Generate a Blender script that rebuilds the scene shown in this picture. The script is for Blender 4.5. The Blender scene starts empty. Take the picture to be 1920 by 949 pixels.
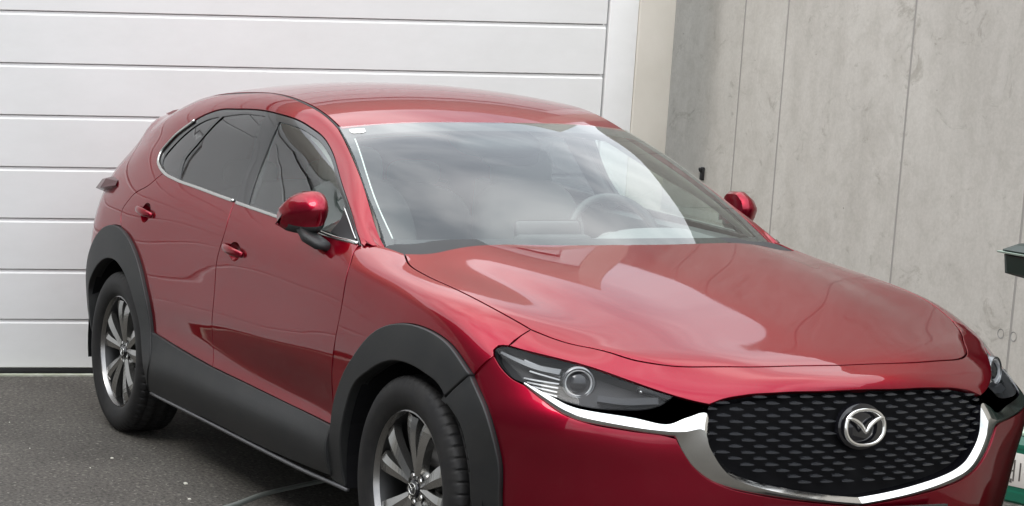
import bpy, math, random
import numpy as np
from mathutils import Matrix, Vector
from mathutils.geometry import delaunay_2d_cdt
random.seed(4); rng=np.random.default_rng(7)
sc=bpy.context.scene; COL=sc.collection
# ---------------------------------------------------------------- camera
CAM=dict(f=3653.9,yaw=2.868362,pitch=.158054,roll=-.021844,pos=(5.19386,-3.63837,1.65198),cx=-16.4,cy=661.8)
def make_camera():
    a,b,c=CAM['yaw'],CAM['pitch'],CAM['roll']
    fwd=Vector((math.cos(a)*math.cos(b),math.sin(a)*math.cos(b),-math.sin(b))); right=Vector((math.sin(a),-math.cos(a),0)); down=fwd.cross(right)
    r=right*math.cos(c)+down*math.sin(c); d=-right*math.sin(c)+down*math.cos(c)
    m=Matrix.Identity(4)
    for i in range(3): m[i][0]=r[i]; m[i][1]=-d[i]; m[i][2]=-fwd[i]; m[i][3]=CAM['pos'][i]
    cd=bpy.data.cameras.new('camera'); o=bpy.data.objects.new('camera',cd); COL.objects.link(o); o.matrix_world=m
    cd.sensor_width=36; cd.lens=CAM['f']/1920*36; cd.shift_x=(960-CAM['cx'])/1920; cd.shift_y=(CAM['cy']-474.5)/1920; cd.clip_end=2000
    sc.camera=o
make_camera()
# ---------------------------------------------------------------- light: overcast daylight
SUN_EL,SUN_AZ=math.radians(50),math.radians(163)
sc.view_settings.view_transform='Standard'; sc.view_settings.look='None'; sc.view_settings.gamma=1; sc.view_settings.exposure=0.92
w=bpy.data.worlds.new('World'); sc.world=w; w.use_nodes=True
nt=w.node_tree; N=nt.nodes; Lk=nt.links
bg=N['Background']; bg.inputs['Strength'].default_value=.12
sky=N.new('ShaderNodeTexSky'); sky.sky_type='NISHITA'; sky.sun_disc=False; sky.sun_elevation=SUN_EL; sky.sun_rotation=SUN_AZ
sky.air_density=1.0; sky.dust_density=3; sky.ozone_density=1
tc=N.new('ShaderNodeTexCoord'); mp=N.new('ShaderNodeMapping'); mp.inputs['Scale'].default_value=(1.0,1.6,3.2); mp.inputs['Rotation'].default_value=(0,.1,.7)
no=N.new('ShaderNodeTexNoise'); no.inputs['Scale'].default_value=2.1; no.inputs['Detail'].default_value=6; no.inputs['Roughness'].default_value=.52; no.inputs['Distortion'].default_value=.4
cr=N.new('ShaderNodeValToRGB'); cr.color_ramp.elements[0].position=.34; cr.color_ramp.elements[0].color=(6.4,6.9,7.5,1); cr.color_ramp.elements[1].position=.68; cr.color_ramp.elements[1].color=(14.5,14.6,14.8,1)
mx=N.new('ShaderNodeMixRGB'); mx.inputs[0].default_value=.9
Lk.new(tc.outputs['Generated'],mp.inputs['Vector']); Lk.new(mp.outputs[0],no.inputs['Vector']); Lk.new(no.outputs['Fac'],cr.inputs[0])
# overcast sky: zenith about three times as bright as the horizon
sx=N.new('ShaderNodeSeparateXYZ'); Lk.new(tc.outputs['Generated'],sx.inputs[0])
gr_=N.new('ShaderNodeMapRange'); gr_.inputs['From Min'].default_value=0; gr_.inputs['From Max'].default_value=1; gr_.inputs['To Min'].default_value=.50; gr_.inputs['To Max'].default_value=1.35; Lk.new(sx.outputs['Z'],gr_.inputs['Value'])
vm=N.new('ShaderNodeVectorMath'); vm.operation='SCALE'; Lk.new(cr.outputs[0],vm.inputs[0]); Lk.new(gr_.outputs[0],vm.inputs['Scale'])
Lk.new(sky.outputs[0],mx.inputs[1]); Lk.new(vm.outputs[0],mx.inputs[2]); Lk.new(mx.outputs[0],bg.inputs[0])
sd=bpy.data.lights.new('sun','SUN'); sd.energy=.75; sd.angle=math.radians(25); sd.color=(1,.97,.93)
so=bpy.data.objects.new('sun',sd); COL.objects.link(so)
dirv=Vector((math.cos(SUN_EL)*math.sin(SUN_AZ),math.cos(SUN_EL)*math.cos(SUN_AZ),math.sin(SUN_EL)))
so.rotation_euler=dirv.to_track_quat('Z','Y').to_euler()
# ---------------------------------------------------------------- materials
def mat(name,col,rough=.5,metal=0,coat=0,spec=.5,coatr=.03,**kw):
    m=bpy.data.materials.new(name); m.use_nodes=True; b=m.node_tree.nodes['Principled BSDF']
    b.inputs['Base Color'].default_value=(*col,1); b.inputs['Roughness'].default_value=rough; b.inputs['Metallic'].default_value=metal
    b.inputs['Coat Weight'].default_value=coat; b.inputs['Coat Roughness'].default_value=coatr; b.inputs['Specular IOR Level'].default_value=spec
    return m
def nd(m,t,**kw):
    n=m.node_tree.nodes.new(t)
    for k,v in kw.items():
        if k in n.inputs: n.inputs[k].default_value=v
        else: setattr(n,k,v)
    return n
def lk(m,a,b): m.node_tree.links.new(a,b)
def bsdf(m): return m.node_tree.nodes['Principled BSDF']
def noise_col(m,c1,c2,scale,lo=.35,hi=.65,detail=8,rough=.6,stretch=(1,1,1),fac=None,coord='Object'):
    t=nd(m,'ShaderNodeTexCoord'); mp=nd(m,'ShaderNodeMapping'); mp.inputs['Scale'].default_value=stretch
    n=nd(m,'ShaderNodeTexNoise'); n.inputs['Scale'].default_value=scale; n.inputs['Detail'].default_value=detail; n.inputs['Roughness'].default_value=rough
    r=nd(m,'ShaderNodeValToRGB'); e=r.color_ramp.elements; e[0].position=lo; e[1].position=hi; e[0].color=(*c1,1); e[1].color=(*c2,1)
    lk(m,t.outputs[coord],mp.inputs[0]); lk(m,mp.outputs[0],n.inputs['Vector']); lk(m,n.outputs['Fac'],r.inputs[0])
    return r.outputs[0],n.outputs['Fac'],mp.outputs[0]
def bump(m,h,strength=.2,dist=.01):
    b=nd(m,'ShaderNodeBump'); b.inputs['Strength'].default_value=strength; b.inputs['Distance'].default_value=dist
    lk(m,h,b.inputs['Height']); lk(m,b.outputs[0],bsdf(m).inputs['Normal']); return b
MT={}
def mk_paint():
    m=mat('red_paint',(.25,.002,.020),.33,.85,1.0,spec=.1,coatr=.012)
    c,f,v=noise_col(m,(.23,.0015,.014),(.28,.0025,.022),900,.3,.7,2)
    lk(m,c,bsdf(m).inputs['Base Color'])
    # fine flake sparkle under the clear coat, dusty film over it
    n=nd(m,'ShaderNodeTexNoise',Scale=4.0,Detail=5.0); lk(m,v,n.inputs['Vector'])
    mr=nd(m,'ShaderNodeMapRange'); mr.inputs['From Min'].default_value=.35; mr.inputs['From Max'].default_value=.75; mr.inputs['To Min'].default_value=.008; mr.inputs['To Max'].default_value=.05
    lk(m,n.outputs['Fac'],mr.inputs['Value']); lk(m,mr.outputs[0],bsdf(m).inputs['Coat Roughness'])
    bsdf(m).inputs['Specular Tint'].default_value=(.60,.03,.10,1); bsdf(m).inputs['Coat IOR'].default_value=1.42
    return m
MT['paint']=mk_paint()
m=mat('dark_cladding_plastic',(.022,.023,.025),.52,0,0); _,f,_=noise_col(m,(0,0,0),(1,1,1),420,detail=2); bump(m,f,.25,.002); c2,_,_=noise_col(m,(.010,.011,.012),(.022,.0215,.0205),7,.35,.8,9,.7,(1,1,1.6)); lk(m,c2,bsdf(m).inputs['Base Color']); MT['clad']=m
MT['gloss']=mat('gloss_black',(.006,.006,.008),.06,0,.6)
MT['black']=mat('matt_black',(.012,.012,.013),.65)
MT['rubberseal']=mat('black_seal',(.015,.015,.016),.45)
MT['chrome']=mat('chrome',(.82,.82,.80),.11,1)
MT['satin']=mat('satin_metal',(.60,.60,.58),.22,1)
MT['liner']=mat('inner_liner',(.008,.008,.009),.9,spec=.1)
MT['dlo']=mat('window_trim_black',(.012,.012,.013),.20,0,.3)
MT['grille']=mat('grille_black',(.008,.009,.012),.14,0,.5)
MT['fin']=mat('grille_fin_dark',(.045,.048,.055),.25,.4,.5)
def mk_glass(name,tint,extra=0.0,rough=0.0,k=1.7):
    m=bpy.data.materials.new(name); m.use_nodes=True; t=m.node_tree; t.nodes.clear()
    o=t.nodes.new('ShaderNodeOutputMaterial'); tr=t.nodes.new('ShaderNodeBsdfTransparent'); tr.inputs[0].default_value=(*tint,1)
    g=t.nodes.new('ShaderNodeBsdfGlossy'); g.inputs['Roughness'].default_value=rough; g.inputs['Color'].default_value=(1,1,1,1)
    # two-sided Schlick reflectance, the same from inside and outside
    ge=t.nodes.new('ShaderNodeNewGeometry'); dp=t.nodes.new('ShaderNodeVectorMath'); dp.operation='DOT_PRODUCT'
    t.links.new(ge.outputs['Normal'],dp.inputs[0]); t.links.new(ge.outputs['Incoming'],dp.inputs[1])
    def mth(op,x,y=None):
        n=t.nodes.new('ShaderNodeMath'); n.operation=op; n.use_clamp=False
        for i,q in enumerate((x,y)):
            if q is None: continue
            if isinstance(q,(int,float)): n.inputs[i].default_value=q
            else: t.links.new(q,n.inputs[i])
        return n.outputs[0]
    c=mth('ABSOLUTE',dp.outputs['Value']); p=mth('POWER',mth('SUBTRACT',1.0,c),4.6)
    F=mth('MINIMUM',mth('ADD',mth('MULTIPLY',mth('ADD',mth('MULTIPLY',p,.955),.045),k),extra),1.0)
    class _o: outputs=[F]
    ma=_o; f=None
    mix=t.nodes.new('ShaderNodeMixShader')
    t.links.new(ma.outputs[0],mix.inputs[0]); t.links.new(tr.outputs[0],mix.inputs[1]); t.links.new(g.outputs[0],mix.inputs[2]); t.links.new(mix.outputs[0],o.inputs[0])
    return m
MT['glass']=mk_glass('windscreen_glass',(.86,.94,.90),.03,0,1.3)
MT['sideglass']=mk_glass('side_glass',(.62,.71,.68),.03,0,1.35)
MT['privacy']=mk_glass('tinted_glass',(.14,.15,.155),.01,0,1.25)
MT['lens']=mk_glass('clear_lens',(.80,.81,.82),.0,0,.35)

# ---- body surfaces: control nets in metres (x forward from the front axle, y half width, z up) ----
def side_net():
    X=[-3.50,-3.47,-3.34,-3.10,-2.86,-2.60,-2.28,-1.95,-1.58,-1.20,-.85,-.68,-.50,-.35]
    def row(z,y,x=None): return [((x or X)[i],y[i],z[i]) for i in range(14)]
    tx=lambda d:[X[0]+d,X[1]+d,X[2]+d*.8,X[3]+d*.3]+X[4:]
    R=[]
    R.append(row([.34,.34,.33,.31,.28,.25,.245,.245,.25,.25,.255,.258,.26,.26],[0,.42,.66,.80,.845,.85,.862,.864,.864,.864,.864,.862,.855,.85],tx(.08)))
    R.append(row([.39,.39,.39,.37,.35,.35,.345,.345,.345,.345,.345,.345,.345,.345],[0,.44,.69,.828,.862,.872,.890,.891,.891,.891,.891,.890,.886,.874],tx(.04)))
    R.append(row([.43,.43,.43,.41,.40,.395,.385,.385,.385,.385,.385,.385,.385,.385],[0,.44,.71,.840,.872,.881,.890,.892,.892,.892,.892,.890,.886,.878],tx(.02)))
    R.append(row([.52,.52,.52,.52,.50,.49,.485,.475,.465,.455,.45,.45,.45,.455],[0,.45,.735,.855,.883,.890,.880,.870,.864,.858,.857,.861,.868,.876]))
    R.append(row([.66,.66,.66,.66,.65,.64,.63,.62,.62,.61,.60,.60,.60,.60],[0,.45,.745,.862,.885,.893,.885,.872,.866,.865,.868,.871,.876,.880]))
    R.append(row([.82,.82,.82,.82,.80,.80,.79,.78,.78,.77,.77,.77,.77,.768],[0,.44,.735,.853,.878,.888,.882,.870,.863,.862,.868,.872,.876,.879],tx(.02)))
    R.append(row([.95,.95,.95,.95,.95,.945,.94,.93,.92,.91,.905,.903,.90,.893],[0,.43,.715,.827,.857,.870,.868,.862,.860,.860,.863,.866,.868,.869],tx(.04)))
    R.append(row([1.04,1.04,1.04,1.04,1.04,1.04,1.04,1.02,1.00,.985,.975,.970,.965,.957],[0,.42,.69,.79,.822,.840,.845,.845,.845,.845,.846,.848,.848,.845],tx(.06)))
    R.append(row([1.12,1.12,1.125,1.135,1.15,1.155,1.135,1.105,1.083,1.063,1.045,1.038,1.030,.994],[0,.41,.655,.735,.765,.782,.797,.803,.805,.803,.80,.798,.788,.770],
                 [-3.40,-3.38,-3.25,-3.06,-2.85,-2.62,-2.30,-1.96,-1.60,-1.22,-.85,-.69,-.55,-.42]))
    R.append(row([1.25,1.25,1.24,1.235,1.25,1.27,1.275,1.265,1.25,1.235,1.17,1.110,1.036,.989],[0,.38,.60,.672,.700,.715,.722,.722,.72,.708,.725,.752,.772,.757],
                 [-3.30,-3.28,-3.16,-3.00,-2.82,-2.60,-2.30,-1.96,-1.60,-1.26,-.93,-.73,-.538,-.408]))
    R.append(row([1.36,1.355,1.335,1.325,1.355,1.39,1.415,1.42,1.41,1.365,1.245,1.155,1.036,.978],[0,.36,.56,.615,.635,.642,.644,.644,.640,.632,.675,.718,.752,.741],
                 [-3.22,-3.20,-3.09,-2.93,-2.75,-2.52,-2.24,-1.93,-1.58,-1.33,-1.00,-.76,-.521,-.395]))
    R.append(row([1.375,1.37,1.355,1.375,1.42,1.453,1.470,1.478,1.466,1.425,1.305,1.188,1.026,.962],[0,.34,.49,.538,.552,.556,.557,.557,.557,.560,.602,.663,.728,.72],
                 [-3.20,-3.18,-3.06,-2.88,-2.68,-2.46,-2.20,-1.90,-1.60,-1.34,-1.00,-.765,-.505,-.38]))
    R.append([(x+(.03 if i<4 else 0 if i<10 else .025),max(0,y-(.03 if i<4 else .05 if i<10 else .045)),z+(.002 if i<4 else .011 if i<10 else .004)) for i,(x,y,z) in enumerate(R[-1])])
    return R
def front_net():
    R=[]
    xs=[-.85,-.50,-.25,0,.22,.38,.50,.60]
    def row(pts): R.append(pts)
    row([(-.85,.85,.255),(-.5,.85,.26),(-.25,.85,.26),(0,.85,.26),(.22,.84,.26),(.38,.82,.26),(.5,.77,.26),(.6,.68,.26),(.72,.56,.26)])
    row([(-.85,.868,.36),(-.5,.87,.36),(-.25,.872,.36),(0,.873,.36),(.22,.868,.36),(.38,.855,.36),(.5,.81,.36),(.6,.73,.36),(.74,.60,.36)])
    row([(-.85,.874,.45),(-.5,.878,.45),(-.25,.882,.45),(0,.884,.46),(.22,.880,.46),(.38,.868,.46),(.5,.83,.46),(.6,.75,.46),(.75,.62,.46)])
    row([(-.85,.868,.60),(-.5,.876,.60),(-.25,.884,.60),(0,.888,.60),(.22,.885,.60),(.38,.875,.60),(.5,.835,.60),(.6,.76,.60),(.75,.63,.60)])
    row([(-.85,.868,.77),(-.5,.876,.77),(-.25,.882,.765),(0,.886,.755),(.22,.881,.74),(.38,.868,.71),(.5,.83,.69),(.6,.77,.68),(.74,.64,.69)])
    row([(-.85,.863,.905),(-.5,.868,.90),(-.25,.870,.885),(0,.872,.865),(.22,.865,.835),(.38,.846,.79),(.49,.812,.75),(.585,.76,.73),(.71,.65,.735)])
    row([(-.85,.846,.975),(-.5,.85,.965),(-.25,.842,.952),(0,.842,.927),(.22,.828,.893),(.37,.802,.85),(.47,.775,.815),(.565,.72,.79),(.67,.655,.77)])
    row([(-.85,.80,1.045),(-.5,.775,1.022),(-.27,.755,.994),(0,.752,.963),(.22,.742,.928),(.37,.71,.889),(.48,.675,.857),(.565,.62,.839),(.655,.60,.793)])
    zc=lambda x: 1.044-.145*(x+.25)-.063*(x+.25)**2
    X=[-.85,-.50,-.25,0,.22,.42,.59,.735]
    for ys,dr,xe,nose in (([.64,.63,.62,.605,.585,.56,.525,.49],[.035,.032,.029,.027,.024,.0215,.021,.021],[0,0,0,0,-.005,-.02,-.05,-.07],(.775,.485,.762)),
                     ([.54,.53,.52,.50,.475,.445,.415,.385],[.013,.012,.0115,.0105,.010,.009,.0085,.008],[0,0,0,0,0,-.008,-.02,-.03],(.825,.37,.767)),
                     ([.22,.22,.215,.21,.20,.195,.19,.18],[.002]*6+[.0018,.0012],[0]*8,(.857,.18,.781)),
                     ([0]*8,[0]*8,[0,0,0,0,0,.01,.015,.015],(.868,0,.783))):
        row([(x+e,y,zc(x+e)-d) for x,y,d,e in zip(X,ys,dr,xe)]+[nose])
    return R
def fascia_net():
    C=[[(.86,0,.20),(.885,0,.36),(.895,0,.48),(.897,0,.56),(.893,0,.65),(.885,0,.72),(.868,0,.783),(.75,0,.836),(.61,0,.874)],
       [(.845,.22,.20),(.872,.22,.36),(.883,.22,.48),(.886,.22,.56),(.882,.22,.65),(.874,.22,.72),(.853,.22,.781),(.73,.21,.836),(.60,.20,.872)],
       [(.79,.43,.20),(.82,.43,.36),(.832,.43,.48),(.835,.43,.56),(.832,.435,.65),(.825,.435,.71),(.812,.43,.752),(.675,.42,.838),(.56,.40,.870)],
       [(.70,.58,.20),(.735,.585,.36),(.75,.59,.48),(.757,.59,.56),(.758,.59,.655),(.738,.585,.72),(.715,.58,.765),(.605,.56,.843),(.50,.54,.866)],
       [(.60,.70,.20),(.64,.71,.36),(.658,.715,.48),(.668,.72,.56),(.675,.725,.67),(.645,.715,.725),(.60,.70,.78),(.52,.665,.856),(.43,.64,.882)],
       [(.50,.77,.20),(.535,.792,.36),(.55,.803,.48),(.558,.81,.56),(.563,.815,.67),(.53,.802,.73),(.495,.787,.78),(.44,.757,.848),(.36,.735,.888)],
       [(.38,.82,.20),(.40,.853,.36),(.415,.865,.48),(.42,.870,.56),(.42,.869,.67),(.40,.858,.73),(.372,.845,.785),(.33,.815,.85),(.27,.79,.893)],
       [(.22,.84,.20),(.22,.868,.36),(.22,.882,.48),(.22,.886,.56),(.22,.884,.67),(.22,.880,.73),(.21,.872,.79),(.19,.852,.86),(.16,.82,.905)]]
    return [[C[i][j] for i in range(8)] for j in range(9)]
def roof_net():
    S=side_net()[11]; R=[]
    xs=[p[0] for p in S[:11]]; 
    zc=[1.380,1.382,1.398,1.440,1.480,1.508,1.523,1.526,1.509,1.458,1.335]
    xc=[-3.22,-3.20,-3.10,-2.92,-2.68,-2.45,-2.18,-1.88,-1.56,-1.28,-.95]
    ys=[.557,.42,.28,.14,0.]
    for j,y in enumerate(ys):
        k=1-(y/.557)**2
        row=[]
        for i in range(11):
            x0=S[i][0] if i>2 else xc[i]+.04*(y/.557)**2
            z0=S[i][2] if i>2 else zc[i]-.035; y0=max(S[i][1],.545)
            row.append((x0+(xc[i]-x0)*k, y*y0/.557, z0+(zc[i]-z0)*k))
        R.append(row)
    return R
def screen_net():
    E=[p for p in side_net()[11][9:13]]                       # pillar edge, top to bottom, shared with the body side
    E=[(-1.19,.557,1.385) if i==0 else p for i,p in enumerate(E)][::-1]
    k=[0.]
    for a,b in zip(E[:-1],E[1:]): k.append(k[-1]+sum((a[j]-b[j])**2 for j in range(3))**.5)
    def edge(s):
        t=s*k[-1]; i=0
        while i<len(k)-2 and t>k[i+1]: i+=1
        w=(t-k[i])/(k[i+1]-k[i]); lin=[E[i][j]*(1-w)+E[i+1][j]*w for j in range(3)]
        if 0<=w<=1: lin[2]+=.010*4*w*(1-w)*(.6); lin[0]+=0
        return lin
    R=[]
    for s in [-.15,.0,.2,.4,.6,.8,1.0,1.15]:
        e=edge(s); xc=-.285+(-1.122+.285)*s+.0; zc=.985+(1.407-.985)*s+.036*4*s*(1-s); row=[]
        for q in [0,.28,.55,.78,1.0,1.16]:
            w=q**2.2; row.append((xc+(e[0]-xc)*w,e[1]*q,zc+(e[2]-zc)*w))
        R.append(row)
    return R

import numpy as np
def _spl(k):
    """natural cubic spline basis matrix: second derivatives from values"""
    n=len(k); A=np.zeros((n,n)); Bm=np.zeros((n,n)); A[0,0]=A[-1,-1]=1
    for i in range(1,n-1):
        h0=k[i]-k[i-1]; h1=k[i+1]-k[i]
        A[i,i-1]=h0/6; A[i,i]=(h0+h1)/3; A[i,i+1]=h1/6
        Bm[i,i-1]=1/h0; Bm[i,i]=-1/h0-1/h1; Bm[i,i+1]=1/h1
    return np.linalg.solve(A,Bm)
class Surf:
    """bicubic spline surface through a net of points; u runs along the rows, v across them"""
    def __init__(s,net,flip=1):
        s.P=np.array(net,float); s.nv,s.nu=s.P.shape[:2]
        du=np.linalg.norm(np.diff(s.P,axis=1),axis=2).mean(0); dv=np.linalg.norm(np.diff(s.P,axis=0),axis=2).mean(1)
        s.ku=np.concatenate([[0],np.cumsum(du)]); s.kv=np.concatenate([[0],np.cumsum(dv)])
        s.Mu=_spl(s.ku); s.Mv=_spl(s.kv); s.flip=flip
    def _w(s,k,M,t):
        t=np.asarray(t,float); i=np.clip(np.searchsorted(k,t)-1,0,len(k)-2); h=k[i+1]-k[i]
        a=(k[i+1]-t)/h; b=(t-k[i])/h; n=len(t); W=np.zeros((n,len(k))); r=np.arange(n)
        W[r,i]+=a; W[r,i+1]+=b
        out=(t<k[0])|(t>k[-1])
        ca=np.where(out,0,(a**3-a)*h*h/6); cb=np.where(out,0,(b**3-b)*h*h/6)
        lo=t<k[0]; hi=t>k[-1]
        W+=ca[:,None]*M[i]+cb[:,None]*M[i+1]
        # straight continuation past the ends
        W+=np.where(lo,(t-k[0])*-(h/6),0)[:,None]*M[i+1]+np.where(hi,(t-k[-1])*(h/6),0)[:,None]*M[i]
        return W
    def ev(s,uv):
        uv=np.asarray(uv,float); a=s._w(s.ku,s.Mu,uv[:,0]); b=s._w(s.kv,s.Mv,uv[:,1])
        return np.einsum('nj,njk->nk',b,np.einsum('jik,ni->njk',s.P,a))
    def nrm(s,uv):
        uv=np.asarray(uv,float); e=1e-3
        du=s.ev(uv+[e,0])-s.ev(uv-[e,0]); dv=s.ev(uv+[0,e])-s.ev(uv-[0,e])
        n=np.cross(du,dv)*s.flip; return n/np.maximum(np.linalg.norm(n,axis=1),1e-12)[:,None]
    def near(s,p,ax=(0,1,2)):
        """parameters of the point of the surface nearest to p in the given axes"""
        if not hasattr(s,'G'):
            U,V=np.meshgrid(np.linspace(s.ku[0],s.ku[-1],160),np.linspace(s.kv[0],s.kv[-1],120)); s.G=np.stack([U.ravel(),V.ravel()],1); s.Q=s.ev(s.G)
        ax=list(ax); p=np.asarray(p,float); j=((s.Q[:,ax]-p[ax])**2).sum(1).argmin(); uv=s.G[j].copy()
        for _ in range(12):
            e=1e-4; q=s.ev([uv,uv+[e,0],uv+[0,e]])[:,ax]; J=np.stack([(q[1]-q[0])/e,(q[2]-q[0])/e],1)
            d=np.linalg.lstsq(J,p[ax]-q[0],rcond=None)[0]; uv=uv+np.clip(d,-.1,.1)
        return uv
SIDE=Surf(side_net(),-1); FRONT=Surf(front_net(),-1)
FN=fascia_net()
for _r in (7,8):
    for _i,_p in enumerate(FN[_r]):
        if _i<7: FN[_r][_i]=tuple(FRONT.ev([FRONT.near(_p,(0,1))])[0])
FASCIA=Surf(FN,1); ROOF=Surf(roof_net(),-1); SCREEN=Surf(screen_net(),1)

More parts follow.
